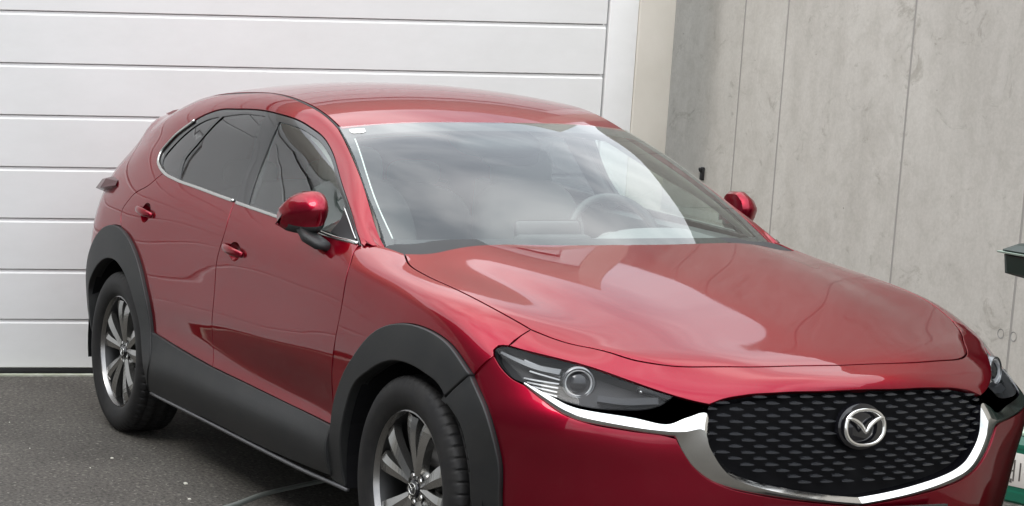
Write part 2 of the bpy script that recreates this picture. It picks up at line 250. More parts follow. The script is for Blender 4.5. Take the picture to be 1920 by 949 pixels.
PANELS={
 'rear_door':('SIDE',[[(2.3758, 0.8497),(2.3806, 0.7081),(2.3409, 0.582),(2.3395, 0.4597),(2.3319, 0.2989),(2.352, 0.2078)], [(2.352, 0.2078),(2.0432, 0.2165),(1.7475, 0.2273)], [(1.7466, 0.2311),(1.6937, 0.3742),(1.5851, 0.5081),(1.4593, 0.5772),(1.3371, 0.5999)], [(1.3309, 0.612),(1.2994, 0.6659),(1.3475, 0.7215),(1.5292, 0.7912),(1.6134, 0.8459)], [(1.6134, 0.8459),(1.7641, 0.8424),(1.9943, 0.848),(2.3758, 0.8497)]]),
 'front_door':('SIDE',[[(2.3758, 0.8497),(2.3806, 0.7081),(2.3409, 0.582),(2.3395, 0.4597),(2.3319, 0.2989),(2.352, 0.2078)], [(2.352, 0.2078),(2.6812, 0.2076),(3.0554, 0.2049),(3.4451, 0.2025)], [(3.4451, 0.2025),(3.416, 0.2917),(3.4203, 0.3858),(3.4364, 0.475),(3.4702, 0.6102),(3.4572, 0.7476),(3.4423, 0.8147),(3.4493, 0.8417)], [(3.4493, 0.8417),(3.0787, 0.8445),(2.7125, 0.8504),(2.3758, 0.8497)]]),
 'side_frame':('SIDE',[[(3.4551, 0.8515),(3.4832, 0.8489)], [(3.4832, 0.8489),(3.4853, 1.1945)], [(3.4853, 1.1945),(3.4669, 1.1921),(3.2632, 1.1759),(3.0844, 1.1723),(2.8752, 1.1797)], [(2.8752, 1.1797),(2.7395, 1.1782),(2.5065, 1.1765),(2.2228, 1.1896),(2.0328, 1.1965)], [(2.0328, 1.1965),(1.6828, 1.1827),(1.2164, 1.1875),(0.9107, 1.1901)], [(0.9107, 1.1901),(0.6805, 1.1921),(0.0, 1.1919)], [(0.0, 1.1919),(0.0, 0.8),(0.0, 0.45),(0.0, 0.02)], [(0.0, 0.02),(0.4, 0.02),(0.9, 0.02),(1.02, 0.03)], [(0.9278, 0.0596),(0.9018, 0.2014),(0.9174, 0.3416),(0.9252, 0.401),(0.999, 0.5036),(1.0867, 0.568),(1.2216, 0.6052),(1.3309, 0.612)], [(1.3309, 0.612),(1.2994, 0.6659),(1.3475, 0.7215),(1.5292, 0.7912),(1.6134, 0.8459)], [(1.6134, 0.8459),(1.539, 0.8594),(1.4775, 0.8838),(1.4581, 0.9118),(1.4958, 0.9782),(1.603, 1.0517),(1.7496, 1.0922),(1.9746, 1.1069),(2.1778, 1.1135),(2.3869, 1.1122),(2.6911, 1.1182),(2.8886, 1.1304),(3.0206, 1.1221),(3.2067, 1.0665),(3.3134, 0.9944),(3.4551, 0.8515)]]),
 'fender':('FRONT',[[(0.2659, 0.7373),(0.2394, 0.7646),(0.2944, 0.7704),(0.3521, 0.7669)], [(0.3521, 0.7669),(0.4812, 0.7782)], [(0.4812, 0.7782),(0.5919, 0.7339),(0.7168, 0.7215),(0.8656, 0.7257),(1.0095, 0.7296),(1.143, 0.7307),(1.2556, 0.7313)], [(1.2556, 0.7313),(1.2733, 0.6922),(1.2839, 0.6485)], [(1.2839, 0.6485),(1.256, 0.6344),(1.2426, 0.6243),(1.2443, 0.6129),(1.2576, 0.6025)], [(1.2576, 0.6025),(1.2356, 0.57),(1.21, 0.5211)], [(1.21, 0.5211),(1.0813, 0.5551),(0.9233, 0.5617),(0.7804, 0.5451),(0.6245, 0.5002),(0.5001, 0.4317),(0.4127, 0.3632),(0.3607, 0.2769),(0.3459, 0.1952)], [(0.3459, 0.1952),(0.3268, 0.2791),(0.303, 0.3667),(0.3188, 0.4397),(0.351, 0.5344),(0.3448, 0.6399),(0.2876, 0.7066),(0.27, 0.7309)]]),
 'hood':('FRONT',[[(1.2556, 0.7313),(1.4253, 0.7693),(1.5346, 0.8069),(1.5346, 0.885),(1.5385, 0.9755),(1.5426, 1.129),(1.5317, 1.3423),(1.5283, 1.467)], [(1.5283, 1.467),(1.2257, 1.467),(0.8528, 1.467),(0.5503, 1.467)], [(0.5503, 1.467),(0.5368, 1.1954),(0.5054, 0.9393),(0.5023, 0.8107),(0.4812, 0.7782)], [(0.4812, 0.7782),(0.5919, 0.7339),(0.7168, 0.7215),(0.8656, 0.7257),(1.0095, 0.7296),(1.143, 0.7307),(1.2556, 0.7313)]]),
 'nose_panel':('FASCIA',[[(0.8581, 0.8192),(0.7091, 0.7414),(0.5937, 0.7016),(0.5127, 0.6853),(0.4144, 0.6818),(0.2831, 0.6844),(0.1189, 0.6973),(-0.0, 0.6992)], [(-0.0, 0.6992),(-0.0001, 0.6662),(0.0, 0.5912)], [(0.0, 0.5912),(0.1248, 0.5852),(0.2461, 0.5928),(0.3329, 0.6022),(0.4065, 0.5958),(0.4364, 0.5827)], [(0.4364, 0.5827),(0.5493, 0.6075),(0.6597, 0.6328),(0.7685, 0.6596),(0.8754, 0.6912),(0.9551, 0.6986)], [(0.9555, 0.6995),(0.9037, 0.7729),(0.8581, 0.8192)]]),
 'bumper_cover':('FASCIA',[[(1.0031, 0.6345),(0.9731, 0.5982),(0.9376, 0.5712),(0.9005, 0.5583)], [(0.9005, 0.5583),(0.8476, 0.5224),(0.7949, 0.4899),(0.7425, 0.4767),(0.6376, 0.4733),(0.5438, 0.4717),(0.5195, 0.4669)], [(0.5195, 0.4669),(0.5032, 0.4347),(0.4751, 0.3868),(0.4328, 0.3498),(0.3833, 0.3295),(0.3029, 0.3121),(0.1793, 0.2937),(0.0827, 0.2822),(0.0038, 0.2734)], [(0.0, 0.2844),(0.0, 0.1635),(-0.0, 0.0103)], [(-0.0, 0.0103),(0.4339, 0.0099),(0.7582, 0.0097),(0.9366, 0.0085)], [(0.9366, 0.0085),(0.9435, 0.1354),(0.9546, 0.2131),(0.9634, 0.3498),(1.0055, 0.4534),(1.078, 0.5578)], [(1.078, 0.5578),(1.0358, 0.5997),(1.0031, 0.6345)]]),
 'arch_trim_front':('FRONT',[[(0.3459, 0.1952),(0.3607, 0.2769),(0.4127, 0.3632),(0.5001, 0.4317),(0.6245, 0.5002),(0.7804, 0.5451),(0.9233, 0.5617),(1.0813, 0.5551),(1.21, 0.5211)], [(1.21, 0.5211),(1.1542, 0.4632),(1.0888, 0.411)], [(1.1158, 0.4067),(1.0851, 0.429),(0.9599, 0.4548),(0.7775, 0.453),(0.6159, 0.4054),(0.4977, 0.3439),(0.4409, 0.2322),(0.4205, 0.1138),(0.4223, 0.0103),(0.4252, -0.004)], [(0.4252, -0.004),(0.3126, 0.0129),(0.3459, 0.1952)]]),
 'arch_trim_bumper':('FASCIA',[[(1.078, 0.5578),(1.0055, 0.4534),(0.9634, 0.3498),(0.9546, 0.2131),(0.9435, 0.1354),(0.9366, 0.0085)], [(0.9366, 0.0085),(1.0223, 0.0048)], [(1.0223, 0.0048),(1.0202, 0.1341),(1.0491, 0.2194),(1.0607, 0.3289),(1.0973, 0.4074),(1.183, 0.4608)], [(1.183, 0.4608),(1.136, 0.5099),(1.078, 0.5578)]]),
 'arch_trim_rear':('SIDE',[[(0.9278, 0.0596),(0.9018, 0.2014),(0.9037, 0.3665),(0.999, 0.5036),(1.0867, 0.568),(1.2216, 0.6052),(1.333, 0.608),(1.4579, 0.5813),(1.5851, 0.5081),(1.6937, 0.3742),(1.7466, 0.2311)], [(1.7466, 0.2311),(1.7886, 0.1236),(1.7195, 0.0079)], [(1.7195, 0.0079),(1.7257, 0.0662),(1.6602, 0.1834),(1.58, 0.3184),(1.502, 0.403),(1.3635, 0.4646),(1.1796, 0.4527),(1.0543, 0.3741),(0.9673, 0.2598),(0.9682, 0.203),(0.9718, 0.0473)]]),
 'sill_trim':('SIDE',[[(1.7466, 0.2311),(2.0432, 0.2165),(2.352, 0.2078),(2.6812, 0.2076),(3.0554, 0.2049),(3.4451, 0.2025)], [(3.4451, 0.2025),(3.4518, 0.0181)], [(3.4518, 0.0181),(3.3373, 0.0146),(2.8509, 0.0061),(2.3801, 0.0057),(2.0561, 0.0046),(1.7147, 0.0035)], [(1.7195, 0.0079),(1.7466, 0.2311)]]),
 'door_glass_front':('SIDE',[[(2.4835, 0.8557),(2.7696, 0.8552),(3.0682, 0.8535),(3.4027, 0.8482)], [(3.4027, 0.8482),(3.285, 0.9392),(3.176, 1.0136),(3.0262, 1.1032),(2.8931, 1.1121),(2.7099, 1.0987),(2.5171, 1.0907),(2.3922, 1.0886)], [(2.3922, 1.0886),(2.4165, 1.0102),(2.4369, 0.9392),(2.4835, 0.8557)]]),
 'door_glass_rear':('SIDE',[[(1.7907, 0.8499),(1.9842, 0.8552),(2.3761, 0.8578)], [(2.3761, 0.8578),(2.3323, 0.9306),(2.2948, 1.014),(2.2396, 1.0965)], [(2.2396, 1.0965),(2.0502, 1.0928),(1.8786, 1.0758)], [(1.8786, 1.0758),(1.7834, 0.9836),(1.739, 0.925),(1.7907, 0.8499)]]),
 'quarter_glass':('SIDE',[[(1.7613, 0.849),(1.6239, 0.8569),(1.5556, 0.8665),(1.5236, 0.895),(1.5608, 0.9724),(1.6512, 1.0324),(1.736, 1.0585),(1.847, 1.0747)], [(1.847, 1.0747),(1.7579, 0.9854),(1.7065, 0.9229),(1.7613, 0.849)]]),
 'dlo':('SIDE',[[(1.6134, 0.8459),(1.7641, 0.8424),(1.9943, 0.848),(2.3758, 0.8497),(2.7125, 0.8504),(3.0787, 0.8445),(3.4493, 0.8417)], [(3.4493, 0.8417),(3.4551, 0.8515)], [(3.4551, 0.8515),(3.3134, 0.9944),(3.2067, 1.0665),(3.0206, 1.1221),(2.8886, 1.1304),(2.6911, 1.1182),(2.3869, 1.1122),(2.1778, 1.1135),(1.9746, 1.1069),(1.7496, 1.0922),(1.603, 1.0517),(1.4958, 0.9782),(1.4581, 0.9118),(1.4775, 0.8838),(1.539, 0.8594),(1.6134, 0.8459)]]),
 'lamp':('FASCIA',[[(0.4364, 0.5827),(0.5493, 0.6075),(0.6597, 0.6328),(0.7685, 0.6596),(0.8754, 0.6912),(0.9551, 0.6986),(0.9853, 0.6855),(1.0021, 0.6737)], [(1.0021, 0.6737),(1.0078, 0.6549),(1.0031, 0.6345),(0.9731, 0.5982),(0.9376, 0.5712),(0.9005, 0.5599)], [(0.9004, 0.5631),(0.8325, 0.5356),(0.7799, 0.5167),(0.7278, 0.511),(0.6299, 0.506),(0.5432, 0.4987),(0.489, 0.5247),(0.4415, 0.5438)], [(0.4415, 0.5438),(0.4364, 0.5827)]]),
 'lens':('FASCIA',[[(0.5225, 0.6016),(0.6601, 0.6308),(0.7686, 0.6571),(0.8755, 0.6884),(0.9551, 0.6958),(0.9852, 0.683),(1.0, 0.672)], [(1.0, 0.672),(1.004, 0.6562),(0.9993, 0.6357),(0.9696, 0.599),(0.9342, 0.5735),(0.8971, 0.5652),(0.832, 0.5415),(0.7656, 0.5283),(0.6744, 0.5253),(0.5689, 0.5473),(0.5225, 0.6016)]]),
 'grille':('FASCIA',[[(0.4364, 0.5827),(0.4065, 0.5958),(0.3329, 0.6022),(0.2461, 0.5928),(0.1248, 0.5852),(0.0, 0.5912)], [(0.0, 0.5912),(0.0, 0.41),(0.0079, 0.3027)], [(0.0079, 0.3027),(0.085, 0.3098),(0.1786, 0.324),(0.2949, 0.3473),(0.3597, 0.3692),(0.3969, 0.4002),(0.4281, 0.4574),(0.4415, 0.5438)], [(0.4415, 0.5438),(0.4364, 0.5827)]]),
 'cowl_corner':('FRONT',[[(0.3686, 0.7595),(0.4936, 0.775)], [(0.4936, 0.775),(0.541, 0.8084),(0.5538, 1.0682)], [(0.5538, 1.0682),(0.4327, 1.0727)], [(0.4327, 1.0727),(0.3505, 0.8152),(0.3686, 0.7595)]]),
 'mirror_sail':('SIDE',[[(3.1429, 0.8619),(3.4246, 0.8507)], [(3.4246, 0.8507),(3.2016, 0.9966)], [(3.2016, 0.9966),(3.1835, 0.9183),(3.1429, 0.8619)]]),
}
LINES={
 'chrome_belt_a':('SIDE',[(1.6193, 1.0556),(1.4916, 0.9804),(1.4643, 0.9125),(1.4835, 0.8846),(1.5446, 0.8602),(1.6187, 0.8467),(1.7641, 0.8424),(1.9918, 0.8499),(2.3633, 0.852)]),
 'chrome_belt_b':('SIDE',[(2.3905, 0.8499),(2.7125, 0.8504),(3.0765, 0.8464),(3.4348, 0.8435)]),
 'wing_o':('FASCIA',[(0.9005, 0.5583),(0.8476, 0.5224),(0.7949, 0.4899),(0.7425, 0.4767),(0.6376, 0.4733),(0.5438, 0.4717),(0.5195, 0.4669),(0.5032, 0.4347),(0.4751, 0.3868),(0.4328, 0.3498),(0.3833, 0.3295),(0.3029, 0.3121),(0.1793, 0.2937),(0.0827, 0.2822),(0.0038, 0.2734)]),
 'wing_r':('FASCIA',[(0.9004, 0.5631),(0.8441, 0.532),(0.7903, 0.502),(0.7369, 0.4888),(0.6334, 0.4836),(0.5409, 0.4841),(0.4959, 0.4883),(0.4508, 0.4962),(0.4352, 0.4461),(0.4049, 0.3885),(0.3673, 0.3552),(0.2978, 0.3325),(0.1781, 0.3081),(0.0828, 0.2938),(0.0055, 0.2852)]),
 'wing_i':('FASCIA',[(0.9003, 0.5663),(0.8322, 0.5401),(0.7796, 0.5198),(0.7275, 0.5141),(0.6297, 0.5088),(0.5431, 0.5014),(0.4891, 0.5281),(0.4418, 0.5478),(0.4282, 0.4527),(0.3968, 0.3953),(0.3595, 0.3646),(0.2945, 0.3428),(0.1781, 0.3197),(0.0844, 0.3054),(0.0071, 0.2969)]),
 'roof_strip':('ROOF',[(2.0858, -0.0005),(1.9716, -0.0077),(1.7891, -0.0088),(1.5274, 0.0065),(1.3253, 0.0186)]),
 'nose_f':('FRONT',[(1.2839, 0.6485),(1.2733, 0.6922),(1.2556, 0.7313),(1.4253, 0.7693),(1.5346, 0.8069),(1.5346, 0.885),(1.5385, 0.9755),(1.5426, 1.129),(1.5317, 1.3423),(1.5283, 1.467)]),
 'slat0':('FASCIA',[(0.9084, 0.6659),(0.7999, 0.6238)]),
 'slat1':('FASCIA',[(0.8989, 0.6413),(0.8017, 0.61)]),
 'slat2':('FASCIA',[(0.8912, 0.6185),(0.8035, 0.5992)]),
 'slat3':('FASCIA',[(0.9112, 0.5896),(0.807, 0.5874)]),
 'slat4':('FASCIA',[(0.9016, 0.5775),(0.8108, 0.5749)]),
 'slat5':('FASCIA',[(0.8862, 0.567),(0.8147, 0.5629)]),
 'slat6':('FASCIA',[(0.8685, 0.5559),(0.8158, 0.5514)]),
 'lamp_brow':('FASCIA',[(0.9876, 0.6669),(0.9335, 0.6553),(0.8588, 0.6369),(0.7984, 0.6281)]),
 'lamp_low':('FASCIA',[(0.7096, 0.5586),(0.6326, 0.559),(0.5606, 0.5813)]),
 'sail_line':('SIDE',[(3.2028, 0.9907),(3.2868, 0.9486),(3.4022, 0.868)]),
}
POINTS={
 'handle_rear':('SIDE',(1.5633, 0.6891)),
 'handle_front':('SIDE',(2.4803, 0.6613)),
 'proj':('FASCIA',(0.7563, 0.5838)),
 'drl_a':('FASCIA',(0.8817, 0.6181)),
 'marker':('FASCIA',(0.6022, 0.5917)),
 'mirror_base':('SIDE',(3.2523, 0.8659)),
 'lamp_inner':('FASCIA',(0.6689, 0.5761)),
 'emblem':('FASCIA',(0.0112, 0.5003)),
}

CLEAR={"left":[(0.6352, 0.1968), (0.6492, 0.3481), (0.6556, 0.6006), (0.65, 0.884)],"top":[(0.6457, 0.9034), (0.523, 0.9207), (0.2978, 0.9254), (0.0, 0.9271)],"bottom":[(0.6357, 0.1937), (0.4653, 0.2289), (0.2237, 0.2572), (0.0, 0.264)],"bottom2":[(0.0, 0.264), (0.2237, 0.2572), (0.4653, 0.2289), (0.6357, 0.1937)]}
STICK=(0.6489, 0.9389)

SURF={'SIDE':SIDE,'FRONT':FRONT,'FASCIA':FASCIA,'ROOF':ROOF,'SCREEN':SCREEN}
def tag(o,label=None,cat=None,group=None,kind=None):
    if label: o['label']=label
    if cat: o['category']=cat
    if group: o['group']=group
    if kind: o['kind']=kind
    return o
def empty(name,loc,label,cat,group=None,rz=0):
    o=bpy.data.objects.new(name,None); COL.objects.link(o); o.location=loc; o.rotation_euler=(0,0,rz); o.empty_display_size=.2
    bpy.context.view_layer.update()
    return tag(o,label,cat,group)
def org(p):
    v=Vector((0,0,0))
    while p: v+=p.location; p=p.parent
    return v
def obj(name,me,parent=None,m=None):
    """link a mesh given in world coordinates; parents are never rotated or scaled when this is used"""
    if m is not None and not me.materials: me.materials.append(m)
    o=bpy.data.objects.new(name,me); COL.objects.link(o)
    if parent: o.parent=parent; o.location=-org(parent)
    return o
def mesh(name,v,f,n=None,smooth=True,mats=None,fm=None):
    me=bpy.data.meshes.new(name); me.from_pydata([tuple(map(float,p)) for p in v],[],[tuple(map(int,t)) for t in f])
    for m in (mats or []): me.materials.append(m)
    if fm is not None: me.polygons.foreach_set('material_index',fm)
    if smooth:
        me.shade_smooth()
        if n is not None: me.normals_split_custom_set_from_vertices([tuple(map(float,p)) for p in n])
    me.update(); return me
def mirror(me,name=None):
    v=np.array([p.co for p in me.vertices]); v[:,1]*=-1
    n=None
    if me.has_custom_normals:
        cn=np.zeros((len(v),3)); 
        for l,c in zip(me.loops,me.corner_normals): cn[l.vertex_index]=c.vector
        cn[:,1]*=-1; n=cn
    f=[tuple(reversed(p.vertices[:])) for p in me.polygons]
    sm=me.polygons[0].use_smooth
    r=mesh(name or me.name,v,f,n,sm,list(me.materials),[p.material_index for p in me.polygons])
    if not sm and any(p.use_smooth for p in me.polygons): pass
    return r
# ---- curves and panels on the body surfaces
def smooth_seg(pts,h):
    P=np.array(pts,float)
    if len(P)<3:
        L=np.linalg.norm(P[-1]-P[0]); n=max(1,int(L/h)); t=np.linspace(0,1,n+1)[:,None]; return P[0]*(1-t)+P[-1]*t
    k=np.concatenate([[0],np.cumsum(np.linalg.norm(np.diff(P,axis=0),axis=1))])
    T=np.zeros_like(P)
    for i in range(len(P)):
        if i==0: T[i]=(P[1]-P[0])/(k[1]-k[0])
        elif i==len(P)-1: T[i]=(P[-1]-P[-2])/(k[-1]-k[-2])
        else:
            a=(P[i]-P[i-1])/(k[i]-k[i-1]); b=(P[i+1]-P[i])/(k[i+1]-k[i]); w=(k[i+1]-k[i])/(k[i+1]-k[i-1]); T[i]=a*w+b*(1-w)
    n=max(2,int(k[-1]/h)); t=np.linspace(0,k[-1],n+1); out=[]
    for x in t:
        i=min(max(np.searchsorted(k,x)-1,0),len(P)-2); d=k[i+1]-k[i]; s=(x-k[i])/d
        out.append((2*s**3-3*s*s+1)*P[i]+(s**3-2*s*s+s)*d*T[i]+(-2*s**3+3*s*s)*P[i+1]+(s**3-s*s)*d*T[i+1])
    return np.array(out)
def loop_of(segs,h=.018):
    L=[]
    for s in segs:
        q=smooth_seg(s,h)
        if L and np.linalg.norm(L[-1]-q[0])>h*.6: pass
        q=q if not L or np.linalg.norm(L[-1]-q[0])>h*.35 else q[1:]
        L+=list(q)
    if np.linalg.norm(L[0]-L[-1])<h*.35: L=L[:-1]
    return np.array(L)
def inside(P,poly):
    x,y=P[:,0],P[:,1]; r=np.zeros(len(P),bool); n=len(poly); j=n-1
    for i in range(n):
        xi,yi=poly[i]; xj,yj=poly[j]
        if yi!=yj:
            c=((yi>y)!=(yj>y))&(x<(xj-xi)*(y-yi)/(yj-yi)+xi); r^=c
        j=i
    return r
def dist_to(P,poly):
    A=poly; B=np.roll(poly,-1,0); d=np.full(len(P),1e9)
    for a,b in zip(A,B):
        ab=b-a; t=np.clip(((P-a)@ab)/max(ab@ab,1e-12),0,1); d=np.minimum(d,np.linalg.norm(P-(a+t[:,None]*ab),axis=1))
    return d
def triang(loops,h):
    allp=np.concatenate(loops); lo=allp.min(0); hi=allp.max(0)
    gx=np.arange(lo[0]+h/2,hi[0],h); gy=np.arange(lo[1]+h/2,hi[1],h)
    G=np.array([(x+(h/2 if j%2 else 0),y) for j,y in enumerate(gy) for x in gx]) if len(gx) and len(gy) else np.zeros((0,2))
    if len(G):
        k=inside(G,loops[0]); 
        for l in loops[1:]: k&=~inside(G,l)
        G=G[k]
        if len(G):
            d=np.min([dist_to(G,l) for l in loops],axis=0); G=G[d>max(.5*h,.008)]
    V=list(map(Vector,allp))+list(map(Vector,G)); E=[]; o=0
    for l in loops: n=len(l); E+=[(o+i,o+(i+1)%n) for i in range(n)]; o+=n
    r=delaunay_2d_cdt(V,E,[],0,1e-7)
    vo=np.array([tuple(v) for v in r[0]]); F=r[2]
    src=[x[0] if x else -1 for x in r[3]]
    T=np.array([f for f in F]); C=vo[T].mean(1); k=inside(C,loops[0])
    for l in loops[1:]: k&=~inside(C,l)
    return vo,T[k],src
def panel(name,S,segs,off=0.0,gap=.0018,edge=.0016,skirt=.014,h=.035,hb=.018,holes=(),m=None,parent=None,sides=(1,-1),hole_h=.012,centre=False,snap=None):
    """sheet cut from a body surface along an outline, edges pulled in by `gap`, rounded over and turned down by `skirt`"""
    S=SURF[S] if isinstance(S,str) else S
    L=[loop_of(segs,hb)]+[loop_of(q,hole_h) for q in holes]
    def area(l): return .5*np.sum(l[:,0]*np.roll(l[:,1],-1)-np.roll(l[:,0],-1)*l[:,1])
    L=[l if (area(l)>0)==(i==0) else l[::-1] for i,l in enumerate(L)]
    vo,T,src=triang(L,h)
    P=S.ev(vo); Nn=S.nrm(vo)
    if snap:
        S2,l2,rad=snap; q2=smooth_seg(l2,.01); T3=S2.ev(q2); B3=S.ev([S.near(p) for p in T3]); N3=S2.nrm(q2)
        dm=np.linalg.norm(P[:,None]-B3[None],axis=2); j=dm.argmin(1); f=np.clip(1-dm[np.arange(len(P)),j]/rad,0,1); f=(f*f*(3-2*f))[:,None]
        P=P+(T3-B3)[j]*f; Nn=Nn*(1-f)+N3[j]*f; Nn/=np.linalg.norm(Nn,axis=1)[:,None]
    # orientation of (u,v) against the outward normal
    p3=P[T[0]]; sgn=np.sign(np.dot(np.cross(p3[1]-p3[0],p3[2]-p3[0]),Nn[T[0]].mean(0)))
    if sgn<0: T=T[:,::-1]
    base=P+Nn*off; V=[*base]; NN=[*Nn]; F=[tuple(t) for t in T]
    o=0; idx={s:i for i,s in enumerate(src) if s>=0}
    for l in L:
        n=len(l); ring=[idx.get(o+i) for i in range(n)]; o+=n
        ring=[r for r in ring if r is not None]; n=len(ring)
        R=base[ring]; RN=Nn[ring]; tan=np.roll(R,-1,0)-np.roll(R,1,0); tan/=np.maximum(np.linalg.norm(tan,axis=1),1e-9)[:,None]
        out=np.cross(tan,RN)*sgn; out/=np.maximum(np.linalg.norm(out,axis=1),1e-9)[:,None]
        keep=np.ones(n,bool)
        RS=RN.copy()
        for _ in range(30): RS=(np.roll(RS,1,0)+2*RS+np.roll(RS,-1,0))/4
        RS/=np.linalg.norm(RS,axis=1)[:,None]
        disp=keep.copy()
        if centre:
            keep=~(np.abs(R[:,1])<.004); disp=keep.copy()
            for i in range(n):
                if keep[i]: continue
                for j in ((i+1)%n,(i-1)%n):
                    if keep[j]:
                        e_=(R[j]-R[i])*(1 if j==(i+1)%n else -1); o_=np.cross(e_,RN[i])*sgn; o_[1]=0
                        if np.linalg.norm(o_)>1e-9: out[i]=o_/np.linalg.norm(o_); disp[i]=True
        kk=disp[:,None]
        for i,r in enumerate(ring): V[r]=R[i]-out[i]*(gap+edge)*(1 if disp[i] else 0)
        rings=[(.7*edge,.3*edge,.55),(edge,edge,.95),(edge,edge+skirt,1.0)] if edge>0 else [(0,skirt,1.0)]
        if skirt<=0: continue
        prev=list(ring)
        for (a,dn,tilt) in rings:
            Q=R-out*(gap+edge)*kk+out*a*kk-RS*dn; q=RN*(1-tilt)+out*tilt; q/=np.linalg.norm(q,axis=1)[:,None]
            s=len(V); V+=list(Q); NN+=list(q)
            for i in range(n):
                j=(i+1)%n
                if centre and not keep[i] and not keep[j]: continue
                f=(prev[i],s+i,s+j,prev[j]); 
                F.append(f if sgn>0 else f[::-1])
            prev=list(range(s,s+n))
    V=np.array(V); NN=np.array(NN)
    if centre: V[:,1]=np.where(np.abs(V[:,1])<.004,0,V[:,1])
    me=mesh(name,V,F,NN,True,[m] if m else None)
    if centre:
        n=len(V); V2=V*[1,-1,1]; N2=NN*[1,-1,1]; cen=V[:,1]==0
        NN[cen,1]=0; mp=[i if cen[i] else n+i for i in range(n)]
        F2=[tuple(mp[i] for i in reversed(f)) for f in F]
        bpy.data.meshes.remove(me)
        me=mesh(name,np.concatenate([V,V2]),F+F2,np.concatenate([NN,N2]),True,[m] if m else None)
        me2=me; return [obj(name,me,parent)]
    out=[]
    for s in sides: out.append(obj(name,me if s>0 else mirror(me,name),parent))
    return out
def sweep(name,pts,nrm,prof,m,parent=None,closed=False,caps=True,smooth=True,scale=None):
    """profile (list of (side,up)) swept along points; 'up' follows nrm"""
    P=np.array(pts,float); Nn=np.array(nrm,float); n=len(P)
    t=np.roll(P,-1,0)-np.roll(P,1,0)
    if not closed: t[0]=P[1]-P[0]; t[-1]=P[-1]-P[-2]
    t/=np.linalg.norm(t,axis=1)[:,None]; s=np.cross(t,Nn); s/=np.linalg.norm(s,axis=1)[:,None]
    k=len(prof); V=[]; 
    for i in range(n):
        q=scale[i] if scale is not None else 1
        for a,b in prof: V.append(P[i]+s[i]*a*q+Nn[i]*b*q)
    F=[]
    for i in range(n if closed else n-1):
        j=(i+1)%n
        for a in range(k): b=(a+1)%k; F.append((i*k+a,i*k+b,j*k+b,j*k+a))
    if caps and not closed: F.append(tuple(range(k))[::-1]); F.append(tuple((n-1)*k+a for a in range(k)))
    me=mesh(name,V,F,None,smooth,[m] if m else None); fix(me); return me
def fix(me):
    import bmesh
    b=bmesh.new(); b.from_mesh(me); bmesh.ops.recalc_face_normals(b,faces=b.faces); b.to_mesh(me); b.free(); me.update()
def strip(name,S,cols,offs,m,h=.015,flipn=False):
    """sheet spanned between several lines on a surface, each lifted by its own offset"""
    S=SURF[S]; n=None; R=[]
    k=max(int(np.linalg.norm(np.diff(np.array(cols[0]),axis=0),axis=1).sum()/h),4)
    for c,o in zip(cols,offs):
        c=np.array(c,float); t=np.linspace(0,len(c)-1,k*2)
        tt=np.concatenate([[0],np.cumsum(np.ones(len(c)-1))])
        q=np.stack([np.interp(t,tt,_dens(c,d)) if False else _cm(c[:,d],t) for d in (0,1)],1)
        oo=np.interp(t,tt,o) if np.ndim(o) else o
        R.append(S.ev(q)+S.nrm(q)*np.reshape(oo,(-1,1)))
    V=np.concatenate(R); kk=k*2; F=[(a*kk+i,a*kk+i+1,(a+1)*kk+i+1,(a+1)*kk+i) for a in range(len(R)-1) for i in range(kk-1)]
    return V,F,kk
def _cm(y,t):
    i=np.clip(t.astype(int),0,len(y)-2); s=t-i; m=np.gradient(y)
    return (2*s**3-3*s*s+1)*y[i]+(s**3-2*s*s+s)*m[i]+(-2*s**3+3*s*s)*y[i+1]+(s**3-s*s)*m[i+1]
def boxm(name,c,s,m=None,bev=.0,rot=None,seg=2):
    import bmesh
    b=bmesh.new(); bmesh.ops.create_cube(b,size=1); 
    for v in b.verts: v.co=Vector((v.co.x*s[0],v.co.y*s[1],v.co.z*s[2]))
    if bev>0: bmesh.ops.bevel(b,geom=list(b.edges),offset=bev,segments=seg,affect='EDGES',profile=.5)
    R=(rot if rot is not None else Matrix.Identity(3))
    for v in b.verts: v.co=R@v.co+Vector(c)
    me=bpy.data.meshes.new(name); b.to_mesh(me); b.free()
    if m: me.materials.append(m)
    if bev>0: me.shade_smooth(); me.set_sharp_from_angle(angle=math.radians(50))
    return me
def lathe(name,prof,n,axis='y',m=None,smooth=True,closed=False,ang=40):
    """profile of (radius, along) turned about an axis through the origin"""
    V=[];F=[];k=len(prof)
    for i in range(n):
        a=2*math.pi*i/n; c,s=math.cos(a),math.sin(a)
        for r,y in prof:
            V.append((r*c,y,r*s) if axis=='y' else (r*c,r*s,y) if axis=='z' else (y,r*c,r*s))
    for i in range(n):
        j=(i+1)%n
        for a in range(k if closed else k-1): b=(a+1)%k; F.append((i*k+a,i*k+b,j*k+b,j*k+a))
    me=mesh(name,V,F,None,smooth,[m] if m else None); fix(me)
    if smooth: me.set_sharp_from_angle(angle=math.radians(ang))
    return me
def xf(me,M):
    me.transform(M); me.update(); return me
